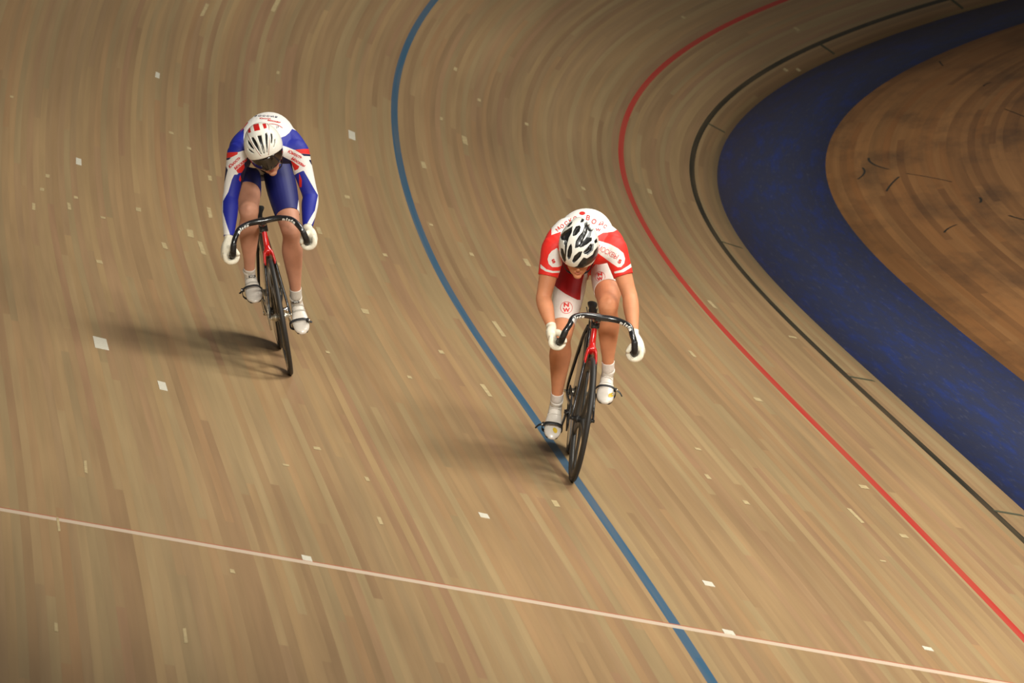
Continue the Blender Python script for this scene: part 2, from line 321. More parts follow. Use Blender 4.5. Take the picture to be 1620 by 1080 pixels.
def font_mesh(text, size, shear=0.0, bold=.0, space=1.0):
    cu_ = bpy.data.curves.new('txt', 'FONT'); cu_.body = text; cu_.size = size; cu_.shear = shear; cu_.offset = bold; cu_.align_x = 'CENTER'; cu_.align_y = 'CENTER'; cu_.space_character = space; cu_.resolution_u = 4
    ob = bpy.data.objects.new('txt', cu_); C.objects.link(ob); dg = bpy.context.evaluated_depsgraph_get(); dg.update()
    me = bpy.data.meshes.new_from_object(ob.evaluated_get(dg)); bpy.data.objects.remove(ob); bpy.data.curves.remove(cu_)
    bm = bmesh.new(); bm.from_mesh(me); bpy.data.meshes.remove(me)
    bmesh.ops.triangulate(bm, faces=bm.faces[:])
    bmesh.ops.subdivide_edges(bm, edges=[e for e in bm.edges if e.calc_length() > size*.3], cuts=2); bmesh.ops.triangulate(bm, faces=bm.faces[:])
    bm.verts.index_update(); V = [v.co.copy() for v in bm.verts]; F = [tuple(v.index for v in f.verts) for f in bm.faces]; bm.free(); return V, F

def wheel(name, parent, disc, grey=False):
    body = m_rimg if grey else m_carbon
    if disc: rt = MB().add(lathe([(.315, -.009), (.315, .009), (.29, .012), (.04, .028), (.0, .03), (0, -.03), (.04, -.028), (.29, -.012)], n=96)).build(name, body, parent)
    else: rt = MB().add(lathe([(.316, -.010), (.316, .010), (.300, .0145), (.285, .0135), (.272, .006), (.270, 0), (.272, -.006), (.285, -.0135), (.300, -.0145)], n=96)).build(name, body, parent)
    tp = [(.3225+.0125*math.cos(a), .0125*math.sin(a)) for a in [2*math.pi*k/12 for k in range(12)]]
    MB().add(lathe(tp, n=96)).build('tyre', m_tyre, rt)
    if not disc:
        for k in range(5):
            a = 2*math.pi*k/5+.35; c_, s_ = math.cos(a), math.sin(a)
            MB().add(loft([(c_*.02, 0, s_*.02, .014, .026), (c_*.1, 0, s_*.1, .009, .022), (c_*.2, 0, s_*.2, .008, .024), (c_*.275, 0, s_*.275, .009, .046)], (0, 1, 0), 14, 4)).build('spoke', body, rt)
    mb = MB(); hw = .05 if not disc else .06
    mb.add(lathe([(.0, -hw), (.013, -hw), (.015, -hw*.7), (.024, -hw*.62), (.018, -hw*.45), (.018, hw*.45), (.024, hw*.62), (.015, hw*.7), (.013, hw), (0, hw)], n=24))
    mb.add(lathe([(0, -hw-.016), (.008, -hw-.016), (.009, -hw), (.009, hw), (.008, hw+.016), (0, hw+.016)], n=16))
    mb.build('hub', m_silver if not grey else m_matt, rt)
    return rt

def bike(cfg):
    M = cfg['M']; root = bpy.data.objects.new('track_bicycle', None); C.objects.link(root); root.matrix_world = M
    tag(root, cfg['label'], 'bicycle', 'track bicycles')
    mb = MB(); A = mb.add; H0 = (.8135, 0, .70); H1 = (.779, 0, .82); BBk = (.40, 0, .28)
    A(loft([H0+(.019, .028), (.79, 0, .78, .0155, .024), H1+(.0155, .022)], (0, 1, 0), 18, 1), 1)
    A(loft([(.80, 0, .715, .019, .032), (.60, 0, .49, .021, .036), BBk+(.026, .036)], (0, 1, 0), 18, 5), 0)
    A(loft([(.775, 0, .795, .016, .024), (.50, 0, .80, .014, .02), (.262, 0, .79, .014, .02)], (0, 1, 0), 16, 4), 0)
    A(loft([BBk+(.022, .032), (.33, 0, .52, .015, .036), (.258, 0, .80, .014, .026)], (0, 1, 0), 18, 5), 0)
    A(lathe([(0, -.036), (.024, -.036), (.026, -.03), (.026, .03), (.024, .036), (0, .036)], BBk, 24), 0)
    for s in (-1, 1):
        A(loft([(.275, s*.012, .74, .010, .014), (.22, s*.03, .66, .010, .014), (.06, s*.058, .42, .0085, .012), (0, s*.062, .334, .006, .012)], (0, 1, 0), 12, 4), 0)
        A(loft([(.385, s*.024, .28, .010, .018), (.30, s*.034, .292, .008, .016), (.10, s*.058, .318, .007, .013), (-.025, s*.062, .334, .006, .012)], (0, 1, 0), 12, 4), 0)
    A(loft([(.68, 0, .60, .0225, .025), (.57, 0, .474, .0235, .026)], (0, 1, 0), 18, 1, .1), 1)
    mb.build('frame', [m_carbon, m_redp], root)
    sh = cfg.get('seat', 0)
    mb = MB(); mb.add(loft([(.262, 0, .76, .012, .022), (.235, 0, .85+sh, .012, .02)], (0, 1, 0), 16, 1)); mb.add(box((.215, 0, .852+sh), (.05, .034, .022))); mb.build('seat_post', m_carbon, root)
    mb = MB()
    mb.add(loft([(.345, 0, .872, .016, .010), (.33, 0, .876, .02, .014), (.26, 0, .884, .024, .016), (.18, 0, .889, .048*cfg['sw'], .018), (.11, 0, .897, .068*cfg['sw'], .018), (.07, 0, .90, .070*cfg['sw'], .014)], (0, 1, 0), 24, 4, .6))
    o = mb.build('saddle', m_matt, root); o.location.z = sh
    mb = MB()
    for s in (-1, 1): mb.add(tube([(.31, s*.01, .866), (.27, s*.02, .858), (.18, s*.022, .858), (.11, s*.03, .880)], .0035, 8))
    r_ = mb.build('rails', m_chrome, o)
    # steering assembly turned about the head tube axis
    ax = Vector((-.2756, 0, .961)); p0 = Vector((.8135, 0, .70)); Rm = Matrix.Translation(p0) @ Matrix.Rotation(R_(cfg['steer']), 4, ax) @ Matrix.Translation(-p0)
    def steer(o): o.matrix_local = Rm; return o
    mb = MB(); mb.add(loft([(.812, 0, .712, .0175, .030), (.824, 0, .698, .021, .031), (.838, 0, .684, .030, .028)], (0, 1, 0), 18, 3, .35, 2.6), 1)
    for s in (-1, 1):
        mb.add(loft([(.832, s*.014, .69, .014, .024), (.845, s*.024, .668, .009, .024), (.862, s*.030, .62, .0085, .023)], (0, 1, 0), 14, 4), 1)
        mb.add(loft([(.858, s*.0295, .63, .0086, .0235), (.900, s*.042, .50, .008, .021), (.938, s*.052, .40, .007, .016), (.957, s*.058, .334, .006, .013)], (0, 1, 0), 14, 4), 0)
    steer(mb.build('fork', [m_carbon, m_redp], root))
    mb = MB(); mb.add(loft([(.784, 0, .802, .0255, .027), (.768, 0, .862, .024, .025)], (0, 1, 0), 18, 1, .3, 3)); mb.add(loft([(.772, 0, .842, .021, .022), (.82, 0, .855, .022, .026), (.872, 0, .872, .026, .024)], (0, 1, 0), 18, 3, .5)); steer(mb.build('stem', m_carbon, root))
    hb = cfg['bar']; mb = MB(); hwid = hb['half']
    off = hb.get('off', 0); path = [(.872, 0, .874), (.873, .05, .876), (.885, .10, .873), (.912, .150, .857), (.945, hwid-.022, .820), (.958, hwid-.004, .782), (.952, hwid+.004, .745), (.925, hwid+.008, .722), (.87, hwid+.010, .711), (.80, hwid+.010, .705)]
    full = [(x, off-y, z) for x, y, z in path[::-1]]+[(x, off+y, z) for x, y, z in path[1:]]
    mb.add(loft([p+((.0175 if abs(p[1]-off) < .06 else .0155),)*2 for p in full], (.31, .2, .93), 16, 6))
    hbo = steer(mb.build('handlebar', m_carbon, root))
    for s in (-1, 1): MB().add(loft([(x, off+s*y, z, .0172, .0172) for x, y, z in path[5:]], (.31, .2, .93), 16, 6)).build('grip', m_matt, hbo)
    for s in (-1, 1):
        tg = MB()
        cp = catmull([(x, off+s*y, z) for x, y, z in path], 8); L0 = np.concatenate([[0], np.cumsum(np.linalg.norm(np.diff(cp, axis=0), axis=1))])
        V, F = font_mesh(hb['text'][0 if s < 0 else 1], .036, .25, .0022, 1.35)
        W = []
        for v in V:
            d = .150+s*v.x; q = np.array([np.interp(d, L0, cp[:, k]) for k in range(3)]); q2 = np.array([np.interp(d+.004, L0, cp[:, k]) for k in range(3)])
            tt = (q2-q)/np.linalg.norm(q2-q); tt = tt*s; fw = np.array([.96, 0, -.12]); fw -= tt*(fw@tt); fw /= np.linalg.norm(fw); up = np.cross(fw, tt); up /= np.linalg.norm(up)
            an = (v.y-.006)/.020; rr = .0162 if d > .085 else .0182
            W.append(q+fw*math.cos(an)*rr+up*math.sin(an)*rr)
        tg.add((W, F)); tg.build('lettering', m_white, hbo, False)
    wf = wheel('front_wheel', root, False, grey=cfg['grey']); wf.matrix_local = Rm @ Matrix.Translation((.96, 0, .334)) @ Matrix.Rotation(R_(cfg.get('spin', 20)), 4, 'Y')
    wr = wheel('rear_wheel', root, cfg['disc'], grey=False); wr.location = (0, 0, .334)
    # drive train on the rider's right
    ph = cfg['crank']; L_ = .165
    mb = MB(); rr = .098; teeth = 48
    pr = []
    V = []; F = []
    for k in range(teeth*2):
        a = math.pi*k/teeth; r0 = rr+(.003 if k % 2 else -.002)
        for r2, y2 in ((r0, -.0015), (r0, .0015), (rr-.016, .0015), (rr-.016, -.0015)): V.append((.4+r2*math.cos(a), -.047+y2, .28+r2*math.sin(a)))
    n = teeth*2
    for i in range(n):
        for j in range(4): F.append((i*4+j, i*4+(j+1) % 4, ((i+1) % n)*4+(j+1) % 4, ((i+1) % n)*4+j))
    mb.add((V, F))
    for k in range(5):
        a = 2*math.pi*k/5+.3; mb.add(loft([(.4, -.05, .28, .004, .012), (.4+.086*math.cos(a), -.049, .28+.086*math.sin(a), .003, .008)], (0, 1, 0), 10, 1))
    mb.build('chainring', cfg['m_ring'], root)
    mb = MB(); n = 80; V = []; F = []
    cpts = []
    for k in range(24): a = math.pi/2-math.pi*k/23; cpts.append((.4+.099*math.cos(a), .28+.099*math.sin(a)))
    for k in range(14): a = -math.pi/2-math.pi*k/13; cpts.append((.0+.032*math.cos(a), .334+.032*math.sin(a)))
    n = len(cpts); cc = []
    for i in range(n):
        a, b_ = cpts[i], cpts[(i+1) % n]; d = math.dist(a, b_); q = max(1, int(d/.0127))
        for j in range(q): cc.append((a[0]+(b_[0]-a[0])*j/q, a[1]+(b_[1]-a[1])*j/q))
    n = len(cc)
    for i in range(n):
        p, q = cc[i-1], cc[(i+1) % n]; tx, tz = q[0]-p[0], q[1]-p[1]; l = math.hypot(tx, tz); nx, nz = -tz/l, tx/l; hh = .0045 if i % 2 else .0034
        for a, b_ in ((-hh, -.0035), (hh, -.0035), (hh, .0035), (-hh, .0035)): V.append((cc[i][0]+nx*a, -.047+b_, cc[i][1]+nz*a))
    for i in range(n):
        for j in range(4): F.append((i*4+j, i*4+(j+1) % 4, ((i+1) % n)*4+(j+1) % 4, ((i+1) % n)*4+j))
    mb.add((V, F)); mb.add(lathe([(.02, -.003), (.032, -.003), (.032, .003), (.02, .003)], (0, -.047, .334), 15)); mb.build('chain', cfg['m_chain'], root, False)
    for s in (-1, 1):
        a = ph if s == cfg['fwd'] else ph+math.pi; ex, ez = .4+L_*math.cos(a), .28+L_*math.sin(a)
        mb = MB(); mb.add(loft([(.4, s*.062, .28, .009, .019), (.4+.5*L_*math.cos(a), s*.07, .28+.5*L_*math.sin(a), .007, .013), (ex, s*.076, ez, .007, .014)], (0, 1, 0), 14, 3)); mb.add(lathe([(0, s*.03), (.012, s*.03), (.012, s*.075), (0, s*.075)], BBk, 18))
        mb.build('crank_arm', cfg['m_crank'], root)
        pit = cfg['pitch'][0 if s == cfg['fwd'] else 1]; Rp = Matrix.Rotation(R_(pit), 3, 'Y'); py = s*cfg['pedal_y']; c0 = Vector((ex, py, ez))
        mb = MB(); mb.add(box(c0, (.055, .066, .014), Rp, .3)); mb.add(lathe([(0, s*.076), (.0055, s*.076), (.0055, py), (0, py)], (ex, 0, ez), 14))
        pd = mb.build('pedal', m_silver if cfg['m_crank'] is m_chrome else m_matt, root)
        # toe strap looped over the shoe, with buckle and loose tail
        mb = MB(); V = []; F = []; n = 36
        for k in range(n):
            t_ = 2*math.pi*k/n; cy = .0535*math.copysign(abs(math.cos(t_))**.8, math.cos(t_)); cz = .036+.043*math.copysign(abs(math.sin(t_))**.8, math.sin(t_))
            for dx in (-.008, .008):
                for rr in (1.0, 1.075): v = Rp @ Vector((dx+.012, cy*rr, .036+(cz-.036)*rr)); V.append(c0+v)
        for i in range(n):
            i2 = (i+1) % n
            for a, b_ in ((0, 1), (1, 3), (3, 2), (2, 0)): F.append((i*4+a, i*4+b_, i2*4+b_, i2*4+a))
        mb.add((V, F)); sl = mb.build('toe_strap', m_strap, root)
        tl = cfg.get('tail', .04)*.5; mb = MB(); q0 = Vector((.014, s*.052, .062)); q1 = Vector((.02, s*(.056+tl*.6), .056)); q2 = Vector((.03, s*(.06+tl), .062-tl*.75))
        mb.add(loft([tuple(c0+Rp @ q)+(.0075, .0026) for q in (q0, q1, q2)], tuple(Rp @ Vector((1, 0, 0))), 8, 4)); mb.build('strap_tail', m_strap, sl)
        mb = MB(); mb.add(box(c0+Rp @ Vector((.013, s*.050, .062)), (.022, .016, .022), Rp @ Matrix.Rotation(s*-.6, 3, 'X'), .3)); mb.add(ellipsoid(c0+Rp @ Vector((.022, s*.058, .068)), (.006, .006, .006), None, 6), 1); mb.build('buckle', [m_matt, m_chrome], sl)
    return root

# ------------------------------------------------------------------ riders
def V3(*a): return np.array(a, float)
def sd_poly(P, poly):
    """signed distance to a closed polygon, positive inside"""
    poly = np.asarray(poly, float); n = len(poly); d = np.full(len(P), 1e9); ins = np.zeros(len(P), bool)
    for i in range(n):
        a, b_ = poly[i], poly[(i+1) % n]; e = b_-a; w_ = P-a; t_ = np.clip((w_@e)/(e@e+1e-9), 0, 1); d = np.minimum(d, np.hypot(*(w_-t_[:, None]*e).T))
        c = ((a[1] <= P[:, 1]) & (b_[1] > P[:, 1])) | ((b_[1] <= P[:, 1]) & (a[1] > P[:, 1]))
        with np.errstate(divide='ignore', invalid='ignore'): xi = a[0]+(P[:, 1]-a[1])/(b_[1]-a[1])*e[0]
        ins ^= c & (P[:, 0] < xi)
    return np.where(ins, d, -d)
def zz(ox, oy, sc): return lambda L_: [(ox+x/sc, oy+y/sc) for x, y in L_]
def set_attr(me, name, vals):
    a = me.attributes.new(name, 'FLOAT', 'POINT'); a.data.foreach_set('value', np.asarray(vals, np.float32))
def coords(me):
    c = np.empty(len(me.vertices)*3, np.float32); me.vertices.foreach_get('co', c); return c.reshape(-1, 3).astype(float)
def line_poly(pts, wd):
    """a thin stripe along a polyline as a polygon"""
    p = np.array(pts, float); t_ = np.gradient(p, axis=0); t_ /= np.linalg.norm(t_, axis=1)[:, None]; n = np.stack([-t_[:, 1], t_[:, 0]], 1)*wd/2
    return [tuple(q) for q in p+n]+[tuple(q) for q in (p-n)[::-1]]
SKIN_VOX = .0045

class Rider:
    def __init__(s, cfg):
        s.c = cfg; s.M = cfg['M']; s.C0 = V3(.65, 0, 1.1); s.Rl = V3(*cfg['Rl']); s.Ul = V3(*cfg['Ul']); s.vw = V3(*cfg['view']); s.px0 = cfg['px0']; s.sc = cfg['sc']
        s.build_body(); s.clothes(); s.head_gear(); s.shoes()
    # graphics plane: a fixed plane in front of the chest in which the kit's print is laid out (units of 1/sc metre)
    def uv(s, P): d = P-s.C0; return np.stack([s.px0[0]+s.sc*(d@s.Rl), s.px0[1]-s.sc*(d@s.Ul)], 1)
    def plane(s, x, y): return s.C0+s.Rl*(x-s.px0[0])/s.sc-s.Ul*(y-s.px0[1])/s.sc
    def build_body(s):
        c = s.c; J = {k: V3(*v) for k, v in c['J'].items()}; s.J = J; parts = []
        A = lambda *a, **k: parts.append(loft(*a, **k))
        sp = c['spine']  # x,y,z,halfwidth,halfthick
        yaxis = J['shL']-J['shR']; yaxis /= np.linalg.norm(yaxis)
        A(sp, tuple(yaxis), 32, 5, .9, 2.05)
        # neck
        hd = J['head']; Hr = (Matrix.Rotation(R_(c['hyaw']), 3, 'Z') @ Matrix.Rotation(R_(c['hpitch']), 3, 'Y') @ Matrix.Rotation(R_(c['hroll']), 3, 'X')); s.Hr = Hr
        hp = lambda x, y, z: tuple(Vector(hd)+Hr @ Vector((x, y, z)))
        nb = V3(*sp[-1][:3]); A([tuple(nb-V3(.06, 0, .0))+(.075, .06), tuple((nb+V3(*hp(-.03, 0, -.06)))/2)+(.062, .06), hp(-.03, 0, -.05)+(.058, .060), hp(-.015, 0, -.01)+(.055, .06)], (0, 1, 0), 20, 4)
        # skull, jaw, face
        parts.append(ellipsoid(hp(-.012, 0, .03), (.096, .077, .090), Hr, 16))
        parts.append(ellipsoid(hp(.028, 0, -.035), (.062, .060, .075), Hr, 14))
        parts.append(ellipsoid(hp(.040, 0, -.078), (.042, .045, .036), Hr, 10))
        parts.append(ellipsoid(hp(.066, 0, -.100), (.022, .024, .020), Hr, 8))
        hside = tuple(Hr @ Vector((0, 1, 0)))
        A([hp(.082, 0, .012)+(.008, .008), hp(.096, 0, -.008)+(.009, .009), hp(.108, 0, -.028)+(.011, .010), hp(.100, 0, -.036)+(.014, .007)], hside, 12, 4)
        A([hp(.078, -.042, .020)+(.009, .008), hp(.090, -.018, .024)+(.009, .008), hp(.092, 0, .020)+(.009, .008), hp(.090, .018, .024)+(.009, .008), hp(.078, .042, .020)+(.009, .008)], tuple(Hr @ Vector((1, 0, 0))), 10, 4)
        for k, z in ((1, -.058), (1, -.070)):
            A([hp(.072, -.024, z)+(.005, .004), hp(.0865, -.010, z+.002)+(.007, .005), hp(.089, 0, z)+(.007, .0055), hp(.0865, .010, z+.002)+(.007, .005), hp(.072, .024, z)+(.005, .004)], tuple(Hr @ Vector((1, 0, 0))), 10, 3)
        for q in (-1, 1):
            parts.append(ellipsoid(hp(.058, q*.040, -.022), (.024, .018, .02), Hr, 8))
            parts.append(ellipsoid(hp(-.006, q*.080, -.012), (.018, .007, .032), Hr @ Matrix.Rotation(q*-.35, 3, 'Z'), 10))
        bones = {}
        bones['torso'] = [(V3(*sp[i][:3]), V3(*sp[i+1][:3]), sp[i][4]*1.15, sp[i+1][4]*1.15) for i in range(len(sp)-1)]
        bones['head'] = [(hd, V3(*hp(.03, 0, -.05)), .1, .08)]
        for sd in ('R', 'L'):
            q = -1 if sd == 'R' else 1
            sh, el, wr, g = J['sh'+sd], J['el'+sd], J['wr'+sd], J['g'+sd]
            ch = V3(sh[0]-.03, (J['shL'][1]+J['shR'][1])/2+q*.07, (J['shL'][2]+J['shR'][2])/2-.01)
            lerp = lambda a, b_, t_: tuple(a+(b_-a)*t_)
            A([tuple(ch)+(.085, .072), lerp(ch, sh, .55)+(.083, .07), tuple(sh)+(.066, .060), lerp(sh, el, .25)+(.058, .056), lerp(sh, el, .55)+(.051, .049), lerp(sh, el, .85)+(.042, .042), tuple(el)+(.041, .041)], (1, 0, 0), 22, 5)
            out = V3(0, q, 0)
            mid = V3(.50, (J['shL'][1]+J['shR'][1])/2+q*.085, sp[4][2]-.012); A([tuple(mid)+(.09, .085), tuple(mid*.45+sh*.55+V3(-.01, 0, .004))+(.082, .075), tuple(sh+V3(-.012, -q*.004, 0))+(.064, .060), lerp(sh, el, .22)+(.052, .050)], (1, 0, 0), 22, 5)
            A([lerp(sh, el, .9)+(.040, .040), tuple(el)+(.042, .040), lerp(el, wr, .25)+(.046, .043), lerp(el, wr, .6)+(.037, .035), lerp(el, wr, .92)+(.028, .025), tuple(wr)+(.028, .024)], (1, 0, 0), 20, 5)
            # hand closed round the bar (bar runs along x at g)
            side = (1, 0, .05); kn = g+out*.040+V3(0, 0, .012)
            A([tuple(wr)+(.028, .022), tuple(wr*.5+kn*.5+out*.004)+(.040, .025), tuple(kn-out*.003)+(.044, .023)], side, 18, 5, .8, 2.6)
            for i in range(4):
                x = .034-.0225*i; k_ = (1.0, 1.06, 1.0, .86)[i]
                A([tuple(g+V3(x, 0, 0)+out*.041+V3(0, 0, .014))+(.0118, .0118), tuple(g+V3(x+.002, 0, 0)+out*.038+V3(0, 0, -.014))+(.0145, .0140), tuple(g+V3(x+.002, 0, 0)+out*.018*k_+V3(0, 0, -.032))+(.0130, .0140), tuple(g+V3(x, 0, 0)-out*.011*k_+V3(0, 0, -.031))+(.0120, .0130), tuple(g+V3(x-.002, 0, 0)-out*.028*k_+V3(0, 0, -.013))+(.0112, .0115)], side, 12, 4)
            A([tuple(wr*.55+kn*.45)+(.016, .014), tuple(g+V3(.008, 0, .044)+out*.010)+(.0170, .016), tuple(g+V3(.030, 0, .034)-out*.016)+(.0140, .0135), tuple(g+V3(.044, 0, .008)-out*.032)+(.0118, .0115)], side, 12, 5)
            bones['uarm'+sd] = [(sh, el, .062, .045)]; bones['farm'+sd] = [(el, wr, .045, .028)]; bones['hand'+sd] = [(wr, g, .03, .045), (g, g+V3(.03, 0, 0), .045, .045)]
            hp_, kn_, an = J['hip'+sd], J['k'+sd], J['an'+sd]
            A([tuple(hp_+V3(-.05, 0, .01))+(.078, .078), tuple(hp_)+(.084, .088), lerp(hp_, kn_, .3)+(.086, .09), lerp(hp_, kn_, .6)+(.076, .078), lerp(hp_, kn_, .85)+(.062, .062), tuple(kn_+V3(0, 0, -.004))+(.056, .056)], (0, 1, 0), 26, 5)
            fx = V3(*c['legfwd'])
            sh_ = an-kn_; back = np.cross(sh_/np.linalg.norm(sh_), V3(0, 1, 0))
            if back[0] > 0: back = -back
            A([lerp(hp_, kn_, .9)+(.056, .054), tuple(kn_)+(.056, .056), lerp(kn_, an, .12)+(.050, .052), tuple(V3(*lerp(kn_, an, .30))+back*.012)+(.060, .059), tuple(V3(*lerp(kn_, an, .5))+back*.010)+(.051, .050), lerp(kn_, an, .78)+(.034, .035), tuple(an+(kn_-an)*.05)+(.031, .034)], (0, 1, 0), 24, 5)
            parts.append(ellipsoid(tuple(kn_+V3(.026, 0, .012)), (.030, .030, .034), None, 10))
            pit = R_(c['pitch'+sd]); fd = V3(math.cos(pit), 0, -math.sin(pit)); up = V3(math.sin(pit), 0, math.cos(pit)); s.J['fd'+sd] = fd; s.J['up'+sd] = up
            F_ = lambda x, z: tuple(an+fd*x+up*z)
            A([F_(-.045, -.05)+(.024, .024), F_(0, -.035)+(.028, .032), F_(.06, -.055)+(.030, .022), F_(.12, -.066)+(.034, .013), F_(.17, -.07)+(.024, .009)], (0, 1, 0), 16, 4)
            bones['thigh'+sd] = [(hp_, kn_, .092, .06)]; bones['shank'+sd] = [(kn_, an, .058, .034)]; bones['foot'+sd] = [(an, an+fd*.12-up*.06, .035, .03)]
        mb = MB()
        for p in parts: mb.add(p)
        o = mb.build('person', None); md = o.modifiers.new('r', 'REMESH'); md.mode = 'VOXEL'; md.voxel_size = SKIN_VOX
        sm = o.modifiers.new('s', 'SMOOTH'); sm.factor = .5; sm.iterations = 5
        dg = bpy.context.evaluated_depsgraph_get(); dg.update(); me = bpy.data.meshes.new_from_object(o.evaluated_get(dg)); bpy.data.objects.remove(o)
        me.polygons.foreach_set('use_smooth', [True]*len(me.polygons)); me.name = 'person'
        s.bones = bones; P = coords(me); names = list(bones); D = np.full((len(names), len(P)), 1e9); T = np.zeros((len(names), len(P)))
        for i, nm in enumerate(names):
            for j, (a, b_, r0, r1) in enumerate(bones[nm]):
                e = b_-a; t0 = (P-a)@e/(e@e); t_ = np.clip(t0, 0, 1); d = np.linalg.norm(P-(a+t_[:, None]*e), axis=1)-(r0+(r1-r0)*t_)
                k = d < D[i]; D[i][k] = d[k]; T[i][k] = (t0+j)[k]
        s.names = names; s.lab = D.argmin(0); s.T = T; s.P = P
        n = np.empty(len(P)*3, np.float32); me.vertices.foreach_get('normal', n); s.N = n.reshape(-1, 3).astype(float)
        q = np.array([list(v) for v in (Hr.transposed(),)][0]); HP = (P-hd)@np.array(Hr)
        lip = .0095-np.sqrt(((HP[:, 0]-.09)/1.2)**2+(HP[:, 1]/2.0)**2+((HP[:, 2]+.064)*1.1)**2)
        hair = np.minimum(HP[:, 2]-.0-(HP[:, 0]*.9), .1)
        set_attr(me, 'lip', lip*300); set_attr(me, 'hair', np.where(s.lab == names.index('head'), hair*200, -5))
        skin = mat('skin', c['skin'], .6, noise=.09, scale=14, regions=[('lip', c['lip']), ('hair', c['hair'])], sub=.08)
        me.materials.append(skin); s.me = me
        o = bpy.data.objects.new('person', me); C.objects.link(o); o.matrix_world = s.M; s.root = o; tag(o, c['label'], 'person', 'cyclists')
        for q in (-1, 1): MB().add(ellipsoid(hp(.0765, q*.032, -.002), (.0125, .0125, .0125), Hr, 10)).build('eye', mat('eye', srgb(190, 180, 170), .3), o)
        s.hp = hp
    def garment(s, name, mask, off, material, regions=(), hems=(), parent=None):
        """cloth over the part of the body where mask is true; hems = (bone, t) planes that trim it cleanly"""
        me = s.me; nf = len(me.polygons); loops = np.empty(len(me.loops), int); me.loops.foreach_get('vertex_index', loops)
        st = np.empty(nf, int); me.polygons.foreach_get('loop_start', st); tt = np.empty(nf, int); me.polygons.foreach_get('loop_total', tt)
        quads = tt == 4; Q = loops[st[quads][:, None]+np.arange(4)]
        keep = mask[Q].sum(1) >= 3; Q = Q[keep]; ids, inv = np.unique(Q, return_inverse=True); Q = inv.reshape(-1, 4)
        P = s.P[ids]+s.N[ids]*off
        for bn, t0 in hems:
            i = s.names.index(bn); a, b_, _, _ = s.bones[bn][0]; e = b_-a; L_ = np.linalg.norm(e); t_ = s.T[i][ids]; near = (abs(t_-t0)*L_ < .0075) & (np.isin(s.lab[ids], [i]))
            E = np.sort(np.concatenate([Q[:, [0, 1]], Q[:, [1, 2]], Q[:, [2, 3]], Q[:, [3, 0]]]), axis=1); u_, cnt = np.unique(E, axis=0, return_counts=True); bd = np.zeros(len(ids), bool); bd[u_[cnt == 1].ravel()] = True
            k = near & bd; P[k] += ((t0-t_[k])[:, None])*e
        E = np.sort(np.concatenate([Q[:, [0, 1]], Q[:, [1, 2]], Q[:, [2, 3]], Q[:, [3, 0]]]), axis=1); u_, cnt = np.unique(E, axis=0, return_counts=True); be = u_[cnt == 1]
        free = np.zeros(len(ids), bool); free[be.ravel()] = True
        for bn, t0 in hems:
            i = s.names.index(bn); free &= ~((s.lab[ids] == i) & (abs(s.T[i][ids]-t0) < .05))
        for _ in range(14):
            acc = np.zeros_like(P); c_ = np.zeros(len(P)); np.add.at(acc, be[:, 0], P[be[:, 1]]); np.add.at(acc, be[:, 1], P[be[:, 0]]); np.add.at(c_, be.ravel(), 1)
            k = free & (c_ > 0); P[k] = .5*P[k]+.5*acc[k]/c_[k][:, None]
        o = mesh_obj(name, P, [tuple(q) for q in Q.tolist()], material, parent or s.root)
        md = o.modifiers.new('thickness', 'SOLIDIFY'); md.thickness = .003; md.offset = -1
        uvp = s.uv(P); lab = s.lab[ids]
        for at, polys, filt in regions:
            v = np.full(len(P), -50.0)
            for pl in polys: v = np.maximum(v, sd_poly(uvp, pl))
            if filt is not None: v = np.where(np.isin(lab, [s.names.index(x) for x in s.names if any(x.startswith(f) for f in filt)]), v, -50)
            set_attr(o.data, at, v)
        return o
    def lm(s, pre): return np.isin(s.lab, [i for i, x in enumerate(s.names) if any(x.startswith(p) for p in pre)])
    def tv(s, b_): return s.T[s.names.index(b_)]
    def decal(s, o, items, name='lettering', lift=.0012):
        """print laid flat in the graphics plane and pressed on to object o along the plane's normal; one mesh per colour"""
        me = o.data; bv = BVHTree.FromPolygons([v.co.copy() for v in me.vertices], [tuple(p.vertices) for p in me.polygons])
        for it in items:
            V, F = it['mesh']; a = R_(it.get('ang', 0)); k = it['k']; cx, cy = it['at']; out = []; ok = []
            for v in V:
                x, y = v[0]*k*it.get('sx', 1), v[1]*k; arc = it.get('arc', 0)
                y -= arc*x*x
                px = cx+x*math.cos(a)-y*math.sin(a)*-1*-1; py = cy-(x*math.sin(a)+y*math.cos(a))
                p = s.plane(px, py)-s.vw*1.2; h = bv.ray_cast(Vector(p), Vector(s.vw), 3)
                if h[0] is None: out.append(Vector((0, 0, 0))); ok.append(False)
                else: out.append(h[0]-Vector(s.vw)*lift*1.6+h[1]*0.0004*(-1 if h[1].dot(Vector(s.vw)) > 0 else 1)); ok.append(True)
            FF = [f for f in F if all(ok[i] for i in f) and max((out[f[i]]-out[f[i-1]]).length for i in range(len(f))) < .03]
            us = sorted({i for f in FF for i in f}); rm = {a: b_ for b_, a in enumerate(us)}
            if FF: MB().add(([out[i] for i in us], [tuple(rm[i] for i in f) for f in FF])).build(it.get('name', name), it['mat'], o, False)
    def clothes(s): s.c['clothes'](s)
    def head_gear(s): s.c['helmet'](s)
